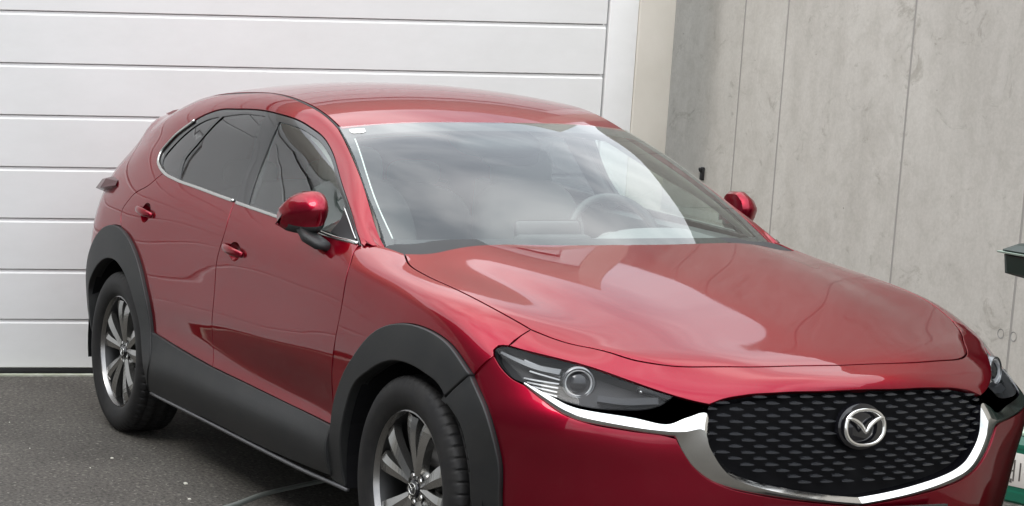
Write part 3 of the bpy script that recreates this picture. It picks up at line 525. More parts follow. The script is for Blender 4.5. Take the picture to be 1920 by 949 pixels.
# ================================================================= THE CAR
car=empty('parked_car',(-1.3,0,0),'metallic red compact crossover car parked in front of the white garage door','car')
PN=PANELS
def pan(n,**k): S,segs=PN[n]; return panel(k.pop('name',n),S,segs,**k)
paint=MT['paint']
def oval(key,a=.047,b_=.033,du=.012,dv=-.001,n=28):
    u,v=POINTS[key][1]; return [[(u+du+a*math.cos(t),v+dv+b_*math.sin(t)) for t in np.linspace(0,2*math.pi,n+1)]]
fd=pan('front_door',m=paint,parent=car,holes=[oval('handle_front')]); rd=pan('rear_door',m=paint,parent=car,holes=[oval('handle_rear')])
pan('side_frame',m=paint,parent=car,gap=.0015,name='body_side'); fen=pan('fender',m=paint,parent=car,name='fender')
hood=pan('hood',m=paint,parent=car,centre=True,gap=.0025,h=.03)[0]
_ns=PANELS['nose_panel'][1]
for _i,_s in ((0,PANELS['hood'][1][0]),(-1,PANELS['fender'][1][3][::-1])):
    _ns[_i]=[tuple(FASCIA.near(FRONT.ev([q])[0])) for q in smooth_seg(_s,.03)]
pan('nose_panel',m=paint,parent=car,centre=True,h=.025,hb=.014,snap=(FRONT,LINES['nose_f'][1],.10))
pan('bumper_cover',m=paint,parent=car,centre=True,h=.025,hb=.014,gap=.001)
for n,nm in (('arch_trim_front','arch_trim'),('arch_trim_bumper','arch_trim'),('arch_trim_rear','arch_trim'),('sill_trim','sill_trim')):
    pan(n,name=nm,m=MT['clad'],parent=car,off=.016 if n!='sill_trim' else .012,gap=.0005,edge=.005,skirt=.045,h=.025,hb=.015)
# black sheets added behind the panels, their colour standing in for shade in the gaps
for n in ('front_door','rear_door','fender','bumper_cover','nose_panel','arch_trim_front','arch_trim_rear','sill_trim','arch_trim_bumper'):
    pan(n,name='gap_shade',m=MT['liner'],parent=car,off=-.022,gap=-.02 if 'door' in n else 0,edge=0,skirt=0,h=.09,hb=.04)
pan('hood',name='gap_shade',m=MT['liner'],parent=car,off=-.03,gap=0,edge=0,skirt=0,h=.09,hb=.04,centre=True)
# --- side windows
S,dl=PN['dlo']
gl=[PN[k][1] for k in ('door_glass_front','door_glass_rear','quarter_glass')]
wf=panel('window_frame',S,dl,off=-.004,gap=.001,edge=.002,skirt=.01,h=.04,hb=.015,holes=gl,m=MT['dlo'],parent=car)
a=pan('door_glass_front',name='window_glass',off=-.008,gap=-.002,edge=0,skirt=0,h=.05,m=MT['sideglass'],parent=None)
b=pan('door_glass_rear',name='window_glass',off=-.008,gap=-.002,edge=0,skirt=0,h=.05,m=MT['privacy'],parent=None)
c=pan('quarter_glass',name='quarter_glass',off=-.008,gap=-.002,edge=0,skirt=0,h=.05,m=MT['privacy'],parent=car)
for i in (0,1):
    for o,d in ((a[i],fd[i]),(b[i],rd[i])): o.parent=d; o.location=(0,0,0)
def line3(n,off=0,h=.015):
    S,l=LINES[n]; S=SURF[S]; q=smooth_seg(l,h); return S.ev(q)+S.nrm(q)*off,S.nrm(q)
def both(name,me,parent,alt=None):
    pr=parent if isinstance(parent,(list,tuple)) else (parent,parent)
    r=[obj(name,me,pr[0]),obj(name,mirror(me,name),pr[1])]; return r
for n in ('chrome_belt_a','chrome_belt_b'):
    P,Nn=line3(n,.001); me=sweep('chrome_strip',P,Nn,[(-.0065,-.003),(-.006,.003),(0,.0055),(.006,.003),(.0065,-.003)],MT['satin'])
    both('chrome_strip',me,wf)
# mirror images so far are built on the +y side first; the visible right-hand side of the car is -y
# --- roof
def uvline(S,pts): return [tuple(S.near(p)) for p in pts]
R=ROOF; kv0=R.kv[0]; ue=R.ku[-1]
hd=[(-1.187,.535,1.390),(-1.165,.42,1.398),(-1.145,.28,1.404),(-1.128,.14,1.406),(-1.122,0,1.407)]
stripuv=LINES['roof_strip'][1]
hdr=[tuple(R.near(p)) for p in hd]; hdr[-1]=(hdr[-1][0],R.kv[-1]); hdr[0]=LINES['roof_strip'][1][0]
inn=[stripuv[0],stripuv[1],stripuv[2],stripuv[3],stripuv[4]]
inn2=[tuple(R.near((-2.2,.53,1.47))),tuple(R.near((-2.6,.53,1.44))),tuple(R.near((-2.86,.52,1.385)))]
bk=[tuple(R.near((-3.27,.47,1.37)))]
segs=[hdr,[hdr[-1],(0.0,R.kv[-1])],[(0.0,R.kv[-1]),(0.0,.3),(0.0,.06)],[(0.0,.06)]+inn2[::-1]+inn[::-1][:-1]+[hdr[0]]]
panel('roof_panel',R,segs,m=paint,parent=car,centre=True,gap=.001,h=.05,hb=.03)
panel('headliner',R,segs,off=-.05,gap=0,edge=0,skirt=0,m=mat('headliner_cloth',(.62,.60,.56),.9),parent=car,centre=True,h=.1,hb=.05)
P1=[SIDE.ev([q])[0] for q in PN['side_frame'][1][3]]
strip_pts=np.array([R.ev([q])[0] for q in (inn+inn2)])
out_pts=np.array(P1+[SIDE.ev([SIDE.near(p)])[0] for p in ((-2.2,.567,1.466),(-2.6,.56,1.435),(-2.88,.54,1.377))])
def resamp(P,n):
    P=smooth_seg(P,.02); k=np.concatenate([[0],np.cumsum(np.linalg.norm(np.diff(P,axis=0),axis=1))]); t=np.linspace(0,k[-1],n)
    return np.stack([np.interp(t,k,P[:,i]) for i in range(3)],1)
a=resamp(strip_pts,60); b=resamp(out_pts,60); mid=(a+b)/2+[0,0,-.001]
V=np.concatenate([a+[0,0,-.012],a*.85+b*.15+[0,0,-.0025],mid,a*.15+b*.85+[0,.0,-.0025],b+[0,0,-.012]]); F=[(r*60+i,r*60+i+1,(r+1)*60+i+1,(r+1)*60+i) for r in range(4) for i in range(59)]
me=mesh('roof_strip',V,F,None,True,[MT['rubberseal']]); fix(me); both('roof_strip',me,car)
# --- windscreen
Sc=SCREEN
scr_edge=[SIDE.ev([q])[0] for q in PN['side_frame'][1][2][1:]]      # along the pillar, bottom to top
e_uv=[tuple(Sc.near(p)) for p in scr_edge]
scr_out=[[(0.0,-.02),(.3,-.02),(.6,-.02),(e_uv[0][0],-.02)],[(e_uv[0][0],-.02)]+e_uv,[e_uv[-1]]+[tuple(Sc.near(p)) for p in hd[1:]],[tuple(Sc.near(hd[-1])),(0.0,.5),(0.0,-.02)]]
clear=[[tuple(u) for u in CLEAR['left']],[tuple(u) for u in CLEAR['top']],[CLEAR['top'][-1],(-.0001,.5),CLEAR['bottom'][0]],[tuple(u) for u in CLEAR['bottom']]]
ws=panel('windscreen',Sc,scr_out,off=.0,gap=.003,edge=0,skirt=0,h=.05,hb=.03,m=MT['glass'],parent=car,centre=True)[0]
def ring(name,S,outer,inner,off,m,parent):
    n=160
    def rs(l):
        l=loop_of(l,.01); l=np.vstack([l,l[:1]]) if False else l
        k=np.concatenate([[0],np.cumsum(np.linalg.norm(np.diff(l,axis=0),axis=1))]); t=np.linspace(0,k[-1],n); return np.stack([np.interp(t,k,l[:,i]) for i in (0,1)],1)
    a=rs(outer); b=rs(inner); q=np.concatenate([a,b]); V=S.ev(q)+S.nrm(q)*off; V[:,1]=np.maximum(V[:,1],0)
    F=[(i,i+1,n+i+1,n+i) for i in range(n-1)]
    V2=V*[1,-1,1]; F2=[tuple(2*n+i for i in reversed(f)) for f in F]
    me=mesh(name,np.concatenate([V,V2]),F+F2,None,True,[m]); fix(me); return obj(name,me,parent)
# printed black border: bottom, side and header bands, centre to centre
o1=[scr_out[0],scr_out[1],scr_out[2]]; i1=[[(0.0,CLEAR['bottom'][-1][1])]+CLEAR['bottom'][::-1] if False else CLEAR['bottom2'],CLEAR['left'],CLEAR['top']]
def poly3(segs,n): 
    return [np.stack([np.interp(np.linspace(0,1,n),np.linspace(0,1,len(q)),q[:,i]) for i in (0,1)],1) for q in [smooth_seg(s,.01) for s in segs]]
A=np.concatenate(poly3(o1,50)); B=np.concatenate(poly3(i1,50)); n=len(A)
q=np.concatenate([A,B]); V=Sc.ev(q)-Sc.nrm(q)*.005; V[:,1]=np.where(np.abs(V[:,1])<.003,0,V[:,1]); F=[(i,i+1,n+i+1,n+i) for i in range(n-1)]
me=mesh('frit_band',np.concatenate([V,V*[1,-1,1]]),F+[tuple(2*n+i for i in reversed(f)) for f in F],None,True,[MT['black']]); obj('frit_band',me,ws)
q=np.array(CLEAR['left']); q=smooth_seg(q,.02)+[[.004,0]]; P=Sc.ev(q)-Sc.nrm(q)*.0045
me=sweep('frit_highlight',P,Sc.nrm(q),[(-.0022,-.001),(-.0022,.001),(.0022,.001),(.0022,-.001)],mat('frit_highlight',(.75,.78,.76),.35)); obj('frit_highlight',mirror(me,'frit_highlight'),ws)  # pale strip painting in the reflected highlight along the frit, near side only
# toll sticker at the upper corner
q=[tuple(Sc.near(p)) for p in ()]
u0,v0=STICK; wv=Sc.ev([(u0,v0)])[0]
st=[[(u0-.052,v0+.022),(u0+.012,v0+.022)],[(u0+.012,v0+.022),(u0+.012,v0-.006),(u0+.004,v0-.018)],[(u0+.004,v0-.018),(u0-.036,v0-.018)],[(u0-.036,v0-.018),(u0-.05,v0-.010),(u0-.052,v0+.022)]]
s_=panel('toll_sticker',Sc,st,off=.0015,gap=0,edge=0,skirt=.0008,h=.02,hb=.01,m=mat('sticker_white',(.8,.8,.76),.35),parent=ws,sides=(1,))[0]
s_.scale=(1,-1,1)

# --- front: grille, chrome, emblem, lamps
F_=FASCIA
gr=pan('grille',name='grille',off=-.034,gap=-.012,edge=0,skirt=0,h=.04,hb=.02,m=MT['liner'],parent=car,centre=True)[0]
go=loop_of(PANELS['grille'][1],.01)
def fin_mesh(w,h,d):
    V=[];n=7
    for i in range(n):
        t=i/(n-1)*2-1; top=h*(.35+.65*(1-abs(t)**1.6)); low=-h*.35*(1-t*t)
        V+=[(0.0,t*w,top),(.0,t*w,low),(-d,t*w*.9,top+d*.2),(-d,t*w*.9,low)]
    F=[]
    for i in range(n-1):
        a=i*4;b=a+4
        F+=[(a,b,b+1,a+1),(a+2,b+2,b,a),(a+1,b+1,b+3,a+3)]
    F+=[(0,1,3,2),((n-1)*4,(n-1)*4+2,(n-1)*4+3,(n-1)*4+1)]
    me=mesh('grille_fin',V,F,None,False,[MT['fin']]); fix(me); return me
fm=fin_mesh(.0190,.0046,.008)
nf=0
for r in range(19):
    z=.488+r*.0163
    for k in range(-8,9):
        y=(k+(r%2)*.5)*.066
        if abs(y)>.47: continue
        uv=F_.near((0,abs(y),z),(1,2)); 
        if not inside(np.array([uv]),go)[0] and abs(y)>.01: continue
        if abs(y)<=.01 and not .49<z<.775: continue
        if dist_to(np.array([uv]),go[(go[:,0]>.004)])[0]<(.019 if z<.60 and z<.50+abs(y)*.2+.02 else .008): continue
        p=F_.ev([uv])[0]-F_.nrm([uv])[0]*.012
        if ((y+.006)/.088)**2+((z-.684)/.072)**2<1: continue
        o=bpy.data.objects.new('grille_fin',fm); COL.objects.link(o); o.parent=gr
        o.location=Vector((p[0],y,z))-org(gr); nn=F_.nrm([uv])[0]; o.rotation_euler=(0,0,math.atan2(nn[1]*np.sign(y) if y else 0,nn[0])*.8)
        nf+=1
# chrome wing running under the lamp and round the grille
wo,wr,wi=[LINES[k][1] for k in ('wing_o','wing_r','wing_i')]
def band(name,lines,offs,m,side_split=None):
    V,Fc,kk=strip(name,'FASCIA',lines,offs,m,h=.012)
    V[:,1]=np.where(np.abs(V[:,1])<.012,0,V[:,1])
    me=mesh(name,V,Fc,None,True,[m]); 
    if (me.polygons[len(me.polygons)//3].normal.x)<0: me.flip_normals()
    return me
nw=len(wo)
rise=[.002]*2+[.006]*2+[.010]*(nw-4)
me=band('lower',[wo,[tuple(np.array(a)*.5+np.array(b)*.5) for a,b in zip(wo,wr)],wr],[-.004,np.array(rise)*.7,rise],MT['satin'])
both('grille_surround',me,car)
inn=-.002*np.ones(nw); inn[7:]=-.006; inn[:3]=.0
me=band('upper',[wr,[tuple(np.array(a)*.5+np.array(b)*.5) for a,b in zip(wi,wr)],wi],[rise,(np.array(rise)+inn)*.52,inn],MT['chrome'])
both('chrome_wing',me,car)
me=band('deep',[wi,wi],[inn,-.045*np.ones(nw)],MT['gloss']); both('grille_bezel',me,car)
# body-coloured lip above the mesh closing back to it
gt=PANELS['grille'][1][0]; V,Fc,kk=strip('lip','FASCIA',[gt,gt],[-.010,-.045],None,h=.012); V[:,1]=np.where(np.abs(V[:,1])<.012,0,V[:,1]); me=mesh('grille_lip',V,Fc,None,True,[MT['gloss']]); both('grille_bezel',me,car)
# emblem
ec=Vector((.897,-.006,.686)); tilt=math.radians(-6)
em=MT['chrome']
bpm=lathe('emblem_plate',[(0,.0),(.064,.0),(.072,-.004),(.075,-.016)],48,'x',MT['gloss']); 
bpm.transform(Matrix.Translation(ec-Vector((.012,0,0)))@Matrix.Rotation(tilt,4,'Y')@Matrix.Diagonal((1,1,.86,1))); emp=obj('emblem',bpm,car)
def tube(name,pts,rad,m,n=8,closed=False,flat=1.0,up=(1,0,0)):
    P=np.array(pts,float); k=len(P); rad=np.broadcast_to(rad,k) if np.ndim(rad)==0 else np.array(rad)
    prof=[(math.cos(2*math.pi*i/n),flat*math.sin(2*math.pi*i/n)) for i in range(n)]
    return sweep(name,P,[up]*k,prof,m,closed=closed,scale=rad)
def ept(a,ry,rz): 
    c,s=math.cos(a),math.sin(a); e=.86
    return (0,ry*math.copysign(abs(c)**e,c),rz*math.copysign(abs(s)**e,s)-.004*(1 if s>0 else -1)*0)
RT=Matrix.Translation(ec)@Matrix.Rotation(tilt,4,'Y')@Matrix.Scale(.92,4)
pts=[RT@Vector(ept(2*math.pi*i/56,.0655,.0515)) for i in range(56)]
rr=[.0046+.0020*abs(math.cos(2*math.pi*i/56))**2 for i in range(56)]
obj('emblem_ring',tube('emblem_ring',pts,rr,em,10,True,.7),emp)
wing=[(-.064,.028),(-.050,.0265),(-.034,.020),(-.018,.008),(-.007,-.006),(0,-.016),(.007,-.006),(.018,.008),(.034,.020),(.050,.0265),(.064,.028)]
pts=[RT@Vector((.003,y,z)) for y,z in smooth_seg(wing,.004)]
n=len(pts); obj('emblem_wings',tube('emblem_wings',pts,[.0028+.004*math.sin(math.pi*min(1,abs(2*i/(n-1)-1)*1.05))**.8 for i in range(n)],em,8,False,.75),emp)
# number plate just under the grille
pl=obj('licence_plate',boxm('licence_plate',(.914,0,.405),(.006,.52,.11),mat('plate_white',(.78,.78,.76),.3),.002),car)
fr=boxm('plate_frame',(.908,0,.407),(.014,.545,.125),MT['gloss'],.004); obj('plate_frame',fr,pl)
obj('plate_band',boxm('plate_band',(.9172,-.24,.405),(.001,.036,.1095),mat('plate_blue',(.01,.03,.35),.3),0),pl)
# lower grille opening, bumper underside
obj('lower_grille',boxm('lower_grille',(.86,0,.27),(.06,1.0,.13),MT['black'],.02),car)
# headlamps
for sy in (1,-1):
    lst=panel('headlight','FASCIA',PANELS['lamp'][1],off=-.004,gap=-.001,edge=0,skirt=.05,h=.04,hb=.015,m=MT['lens_seal'] if 'lens_seal' in MT else MT['gloss'],parent=car,sides=(sy,)) if False else None
def hb_(name,off,m,par,seg='lamp',gap=-.004,h=.03): return pan(seg,name=name,off=off,gap=gap,edge=0,skirt=0,h=h,hb=.014,m=m,parent=par)
house=hb_('headlight',-.040,mat('lamp_floor',(.012,.012,.014),.55),car)
lens=pan('lens',name='headlight_lens',off=-.0025,gap=.001,edge=.0015,skirt=.004,h=.03,hb=.012,m=MT['lens'],parent=None)
lam=PANELS['lamp'][1]; le=PANELS['lens'][1]
rimm=panel('lamp_trim','FASCIA',lam,off=-.006,gap=-.001,edge=0,skirt=.035,h=.03,hb=.012,holes=[le],m=mat('lamp_surround_black',(.006,.006,.009),.12,spec=.35),parent=None)
wallv=[];
L=loop_of(le,.012); V=np.concatenate([F_.ev(L)-F_.nrm(L)*.004,F_.ev(L)-F_.nrm(L)*.05]); n=len(L); Fc=[(i,(i+1)%n,n+(i+1)%n,n+i) for i in range(n)]
me=mesh('lamp_wall',V,Fc,None,True,[MT['black']])
wall=[bpy.data.objects.new('lamp_wall',me),bpy.data.objects.new('lamp_wall',mirror(me))]
for o in wall: COL.objects.link(o)
for i in (0,1):
    for o in (lens[i],rimm[i],wall[i]): o.parent=house[i]; o.location=(0,0,0)
lampgrey=mat('lamp_reflector',(.22,.225,.23),.25,.9); lampdark=mat('lamp_dark',(.025,.026,.03),.5)
def lp(i,off): 
    l=LINES[i][1]; q=smooth_seg(l,.01) if len(l)>2 else np.array([np.array(l[0])*(1-t)+np.array(l[1])*t for t in np.linspace(0,1,6)]); return F_.ev(q)-F_.nrm(q)*off,F_.nrm(q)
for k in range(7):
    P,Nn=lp('slat%d'%k,.020 if k<3 else .023)
    me=sweep('reflector_slat',P,Nn,[(-.0023,-.012),(-.0023,.0),(.0023,.0),(.0023,-.012)],lampgrey,smooth=False)
    both('reflector_slat',me,house)
P,Nn=lp('lamp_brow',.014); n=len(P); me=sweep('lamp_brow',P,Nn,[(-.010,-.010),(-.010,0),(.004,.001),(.006,-.012)],mat('lamp_brow_grey',(.16,.165,.17),.25,.4),smooth=False,scale=[.5+.8*i/(n-1) for i in range(n)]); both('lamp_brow',me,house)
P,Nn=lp('lamp_low',.018); me=sweep('lamp_step',P,Nn,[(-.012,-.01),(-.010,.003),(.010,.0),(.012,-.01)],lampdark,smooth=False); both('lamp_step',me,house)
pc=Vector(F_.ev([POINTS['proj'][1]])[0]); ax=Vector((.86,.42,.10)).normalized(); q=ax.to_track_quat('X','Z').to_matrix().to_4x4()
vd=Vector((-.79,-.60,-.12)); C0=pc+vd*.034
M_=Matrix.Translation(C0)@q
def lx(name,prof,m,n=40,M=M_): me=lathe(name,prof,n,'x',m); me.transform(M); return me
both('projector_bezel',lx('projector_bezel',[(.0365,-.03),(.0365,.010),(.0385,.014),(.0425,.013),(.0455,.004),(.047,-.03)],lampgrey),house)
both('projector_ring',lx('projector_ring',[(.0325,-.02),(.0325,.008),(.034,.011),(.0362,.010),(.0365,-.02)],mat('light_ring',(.7,.7,.7),.35)),house)
pj=both('projector_lens',lx('projector_lens',[(.0325,-.006),(.030,.002),(.022,.009),(.012,.013),(.0002,.0145)],mat('dark_lens',(.01,.01,.013),.03,0,1)),house)
mk=Vector(F_.ev([POINTS['marker'][1]])[0])+vd*.02
both('marker_bulb',lathe('marker_bulb',[(.0001,.005),(.004,.003),(.0055,-.002),(.0055,-.02)],16,'x',MT['chrome']).__class__ and xf(lathe('marker_bulb',[(.0001,.005),(.004,.003),(.0055,-.002),(.0055,-.02)],16,'x',MT['chrome']),Matrix.Translation(mk)@q),house)
# --- door handles: dished recess and grip
for key,door in (('handle_front',fd),('handle_rear',rd)):
    uv=POINTS[key][1]; C1=Vector(SIDE.ev([uv])[0]); 
    ang=.045
    # dished recess behind the grip, filling the hole in the door skin
    V=[];Fc=[];nr=7;ns=28; uc=np.array(uv)+[.012,-.001]
    for i in range(nr):
        t=i/(nr-1)
        for j in range(ns):
            a=2*math.pi*j/ns; p=uc+[t*.049*math.cos(a),t*.035*math.sin(a)]; s=SIDE.ev([p])[0]; nn=SIDE.nrm([p])[0]
            V.append(s-nn*(.003+.020*max(0,1-t**2.5)**.7))
    for i in range(nr-1):
        for j in range(ns): k=(j+1)%ns; Fc.append((i*ns+j,i*ns+k,(i+1)*ns+k,(i+1)*ns+j))
    me=mesh('handle_recess',V,Fc,None,True,[paint]); 
    if me.polygons[ns].normal.y<0: me.flip_normals()
    both('handle_recess',me,door)
    HP=[]; HN=[]; sc_=[]
    for i in range(15):
        t=i/14; x=C1.x-.085+.185*t; z=C1.z+.002+ang*(.5-t)*.35-.0
        p=SIDE.near((x,0,z),(0,2)); s=SIDE.ev([p])[0]; nn=SIDE.nrm([p])[0]
        h=.024*math.sin(math.pi*min(max((t*1.04-.02),0.02),.98))**.45; HP.append(s+nn*h); HN.append(nn); sc_.append(.45+.55*math.sin(math.pi*(.06+.88*t))**.6)
    g=sweep('door_handle',HP,HN,[(-.0145,-.007),(-.016,.0),(-.011,.007),(0,.009),(.011,.007),(.016,.0),(.0145,-.007)],paint,scale=sc_)
    both('door_handle',g,door)
# lock/keyhole cap details are too small to see; tail lamp wedge on the rear corner
tl=[(-3.16,.775,1.075),(-3.04,.800,1.085),(-2.92,.822,1.076),(-2.90,.835,1.05),(-3.02,.815,1.015),(-3.15,.79,1.0)]
V=[];
for d in (-.02,.0): 
    for p in tl:
        u=SIDE.near(p); s=SIDE.ev([u])[0]+SIDE.nrm([u])[0]*(d+ (.0 if d<0 else 0)); V.append(s)
o0=len(tl)
for (dx,dy,dz),p in zip([(-.03,.03,-.012),(-.01,.036,-.010),(.01,.008,-.004),(.01,.008,.004),(-.01,.034,.010),(-.03,.028,.012)],tl):
    u=SIDE.near(p); s=SIDE.ev([u])[0]+[dx,dy,dz]; V.append(s)
n=len(tl); Fc=[]
for r in (0,1): Fc+=[(r*n+i,r*n+(i+1)%n,(r+1)*n+(i+1)%n,(r+1)*n+i) for i in range(n)]
Fc.append(tuple(2*n+i for i in range(n)))
me=mesh('tail_lamp',V,Fc,None,False,[mat('tail_lamp_red',(.05,.006,.008),.25,spec=.3)]); fix(me); both('tail_lamp',me,car)
# --- door mirrors
def mirror_body():
    # y, top z, ridge z, lower red z, bottom z, rear x, nose x, set-back of the top edge
    T=np.array([(.772,1.150,1.118,1.078,1.062,-.845,-.765,.020),(.778,1.172,1.122,1.072,1.050,-.856,-.745,.040),(.800,1.180,1.124,1.066,1.040,-.864,-.733,.052),(.830,1.180,1.124,1.062,1.036,-.872,-.735,.060),
        (.865,1.172,1.120,1.060,1.036,-.882,-.752,.064),(.895,1.154,1.112,1.062,1.040,-.890,-.785,.060),(.918,1.134,1.104,1.066,1.049,-.897,-.822,.048),(.932,1.114,1.096,1.076,1.060,-.902,-.856,.030),(.937,1.102,1.094,1.084,1.074,-.904,-.872,.016)]); T[:,5:7]-=.032
    T[:,0]=.800+(T[:,0]-.772)*(.924-.800)/(.937-.772)
    ys=T[:,0]; V=[]; F=[]; m_=[]; n=0; Y=np.concatenate([[.800,.8015],np.linspace(ys[1],ys[-2],26)])
    for y in Y:
        q=[np.interp(y,ys,T[:,i]) for i in range(8)]
        if ys[1]<y<ys[-2]: 
            P_=np.polyfit(ys[1:-1],T[1:-1],4); w_=min(1,(y-ys[1])/.01,(ys[-2]-y)/.03)*.6; q=[(1-w_)*q[i]+w_*np.polyval(P_[:,i],y) for i in range(8)]
        _,zt,zn,zl,zb,xb,xn,sb=q
        L=[(xb,zb+.012),(xb-.004,(zb+zt)/2),(xb,zt-.014),(xb+.012,zt-.003),(xn-sb-.012,zt),(xn-sb,zt-.002),(xn-.30*sb,zn+.55*(zt-zn)),(xn-.002,zn+.006),(xn-.0005,zn-.003),(xn-.010,(zn+zl)/2),(xn-.028,zl+.002),(xn-.026,zl-.003),(xn-.045,zb+.003),(xn-.060,zb),(xb+.014,zb)]
        V+=[(x,y,z) for x,z in L]; n=len(L)
    for r_ in range(len(Y)-1):
        for i in range(n):
            j=(i+1)%n; F.append((r_*n+i,r_*n+j,(r_+1)*n+j,(r_+1)*n+i)); m_.append(1 if i in (10,11,12,13,14) and r_<len(Y)-4 else 0)
    F.append(tuple(range(n))); m_.append(0); F.append(tuple((len(Y)-1)*n+i for i in range(n))); m_.append(0)
    me=mesh('mirror_shell',V,F,None,True,[paint,MT['clad']],m_); fix(me); me.set_sharp_from_angle(angle=math.radians(34)); return me
mb=mirror_body(); mir=both('side_mirror',mb,car)
foot=sweep('mirror_foot',[(-.735,.815,1.004),(-.745,.84,1.010),(-.80,.855,1.028),(-.85,.86,1.062)],[(0,0,1)]*4,[(-.032,-.016),(-.028,.014),(.028,.014),(.036,-.012)],MT['clad'],scale=[1.0,1.05,.95,.8]); both('mirror_foot',foot,mir)
mg=boxm('mirror_glass',(-.912,.845,1.108),(.004,.09,.07),MT['chrome'],.001,Matrix.Rotation(.15,3,'Z')); both('mirror_glass',mg,mir)
# black sail and bright line at the front corner of the door glass
pan('mirror_sail',name='mirror_sail',off=-.0035,gap=0,edge=0,skirt=.006,h=.03,hb=.02,m=MT['black'],parent=None and wf)
for o in [x for x in COL.objects if x.name.startswith('mirror_sail')]:
    o.parent=wf[0] if o.data.vertices[0].co.y>0 else wf[1]; o.location=(0,0,0)
P,Nn=line3('sail_line',.0); both('sail_strip',sweep('sail_strip',P,Nn,[(-.003,-.002),(-.002,.003),(.002,.003),(.003,-.002)],MT['satin']),wf)
# --- cowl
pan('cowl_corner',name='cowl_corner',off=-.004,gap=-.002,edge=0,skirt=0,h=.03,hb=.02,m=MT['black'],parent=car)
obj('cowl',boxm('cowl',(-.36,0,.975),(.16,1.36,.02),MT['black'],.008,Matrix.Rotation(.12,3,'Y')),car)
# --- wheels
tyre_m=mat('tyre_rubber',(.020,.020,.021),.62,spec=.35); c_,f_,v_=noise_col(tyre_m,(.009,.009,.010),(.020,.019,.018),26,.3,.75,6); lk(tyre_m,c_,bsdf(tyre_m).inputs['Base Color'])
rim_m=mat('rim_gunmetal',(.46,.455,.44),.22,.95); rim_b=mat('rim_barrel',(.05,.05,.05),.35,.9); rim_l=mat('rim_lip',(.30,.295,.29),.25,1)
disc_m=mat('brake_steel',(.32,.31,.30),.32,1)
def tyre():
    NT=360; W=.108; prof=[]
    side=[(.236,.078),(.243,.090),(.258,.100),(.285,.1075),(.305,.1075),(.322,.102),(.334,.094)]
    tread=[(.3405,.086),(.3435,.078),(.3435,.064),(.345,.055),(.346,.040),(.347,.022),(.347,.008)]
    half=side+tread; full=half+[(r,-y) for r,y in reversed(half)]
    k=len(full); V=[]; 
    for i in range(NT):
        a=2*math.pi*i/NT; c,s=math.cos(a),math.sin(a)
        for j,(r,y) in enumerate(full):
            jj=min(j,k-1-j); ph=(i+(2 if y<0 else 0))%6
            if jj in (6,7,8,9) and ph<1: r-=.0045
            if jj in (10,) : r-=.006
            if jj in (11,12) and (i+3)%6<1: r-=.005
            if jj==13: r-=.0068
            V.append((r*c,y,r*s))
    F=[(i*k+a,i*k+a+1,((i+1)%NT)*k+a+1,((i+1)%NT)*k+a) for i in range(NT) for a in range(k-1)]
    me=mesh('tyre',V,F,None,True,[tyre_m]); fix(me); me.set_sharp_from_angle(angle=math.radians(28)); return me
def spoke_pair():
    """one of five twin spokes, pointing up +z, outer face towards -y"""
    V=[];F=[]
    for sgn in (-1,1):
        base=len(V); n=11
        for i in range(n):
            t=i/(n-1); r=.045+(.228-.045)*t; cx=sgn*(.007+.048*t**1.1); w=.014+.0195*t**1.15
            yo=-.062-.020*math.sin(math.pi*.5*t)+.012*(t**6); lean=sgn*.004
            dep=.030
            # section: inner low edge, inner top, ridge, outer top, outer low
            for dx,dy in ((-w,dep),(-w,.004),(-sgn*w*.25,-.004),(w,.004),(w,dep)): V.append((cx+dx,yo+dy+.0,r-abs(cx)*.22))
        for i in range(n-1):
            for a in range(5): b=(a+1)%5; F.append((base+i*5+a,base+i*5+b,base+(i+1)*5+b,base+(i+1)*5+a))
        F.append(tuple(base+a for a in range(5))); F.append(tuple(base+(n-1)*5+a for a in range(5)))
    me=mesh('spoke',V,F,None,False,[rim_m]); fix(me); return me
tyre_me=tyre(); sp_me=spoke_pair()
barrel=lathe('rim',[(.238,-.078),(.2405,-.082),(.2405,-.086),(.236,-.088),(.2335,-.084),(.2285,-.070),(.222,-.050),(.214,.0),(.212,.08),(.228,.09)],96,'y',None)
barrel.materials.append(rim_l); barrel.materials.append(rim_b)
for p in barrel.polygons: p.material_index=0 if p.center.y<-.066 else 1
hubm=lathe('hub',[(.0001,-.060),(.030,-.060),(.044,-.058),(.062,-.050),(.072,-.034),(.075,.0),(.072,.03)],60,'y',rim_m)
capm=lathe('hub_cap',[(.0001,-.070),(.020,-.070),(.0265,-.068),(.029,-.062),(.030,-.055)],40,'y',MT['gloss'])
nutm=lathe('wheel_nut',[(.0001,-.062),(.007,-.062),(.0095,-.059),(.0095,-.035)],6,'y',MT['chrome'],False)
well=lathe('nut_well',[(.0095,-.048),(.0135,-.048),(.0155,-.0615),(.0165,-.060)],20,'y',rim_b)
discm=lathe('brake_disc',[(.07,.018),(.152,.018),(.152,.040),(.07,.040)],72,'y',disc_m,closed=True)
def emb(scale,y):
    pts=[(scale*.0655*math.copysign(abs(math.cos(a))**.86,math.cos(a)),y,scale*.0515*math.copysign(abs(math.sin(a))**.86,math.sin(a))) for a in np.linspace(0,2*math.pi,33)[:-1]]
    a=tube('cap_mark',pts,.0062*scale,MT['chrome'],6,True,.7,(0,-1,0))
    pts=[(scale*u,y-.0005,scale*v) for u,v in smooth_seg(wing,.008)]; b=tube('cap_mark',pts,.005*scale,MT['chrome'],6,False,.7,(0,-1,0))
    import bmesh; bm=bmesh.new(); bm.from_mesh(a); bm.from_mesh(b); bm.to_mesh(a); bm.free(); return a
embm=emb(.33,-.0705)
cal=boxm('brake_caliper',(0,-.005,0),(.055,.07,.15),mat('caliper_grey',(.09,.09,.09),.5,.4),.014)
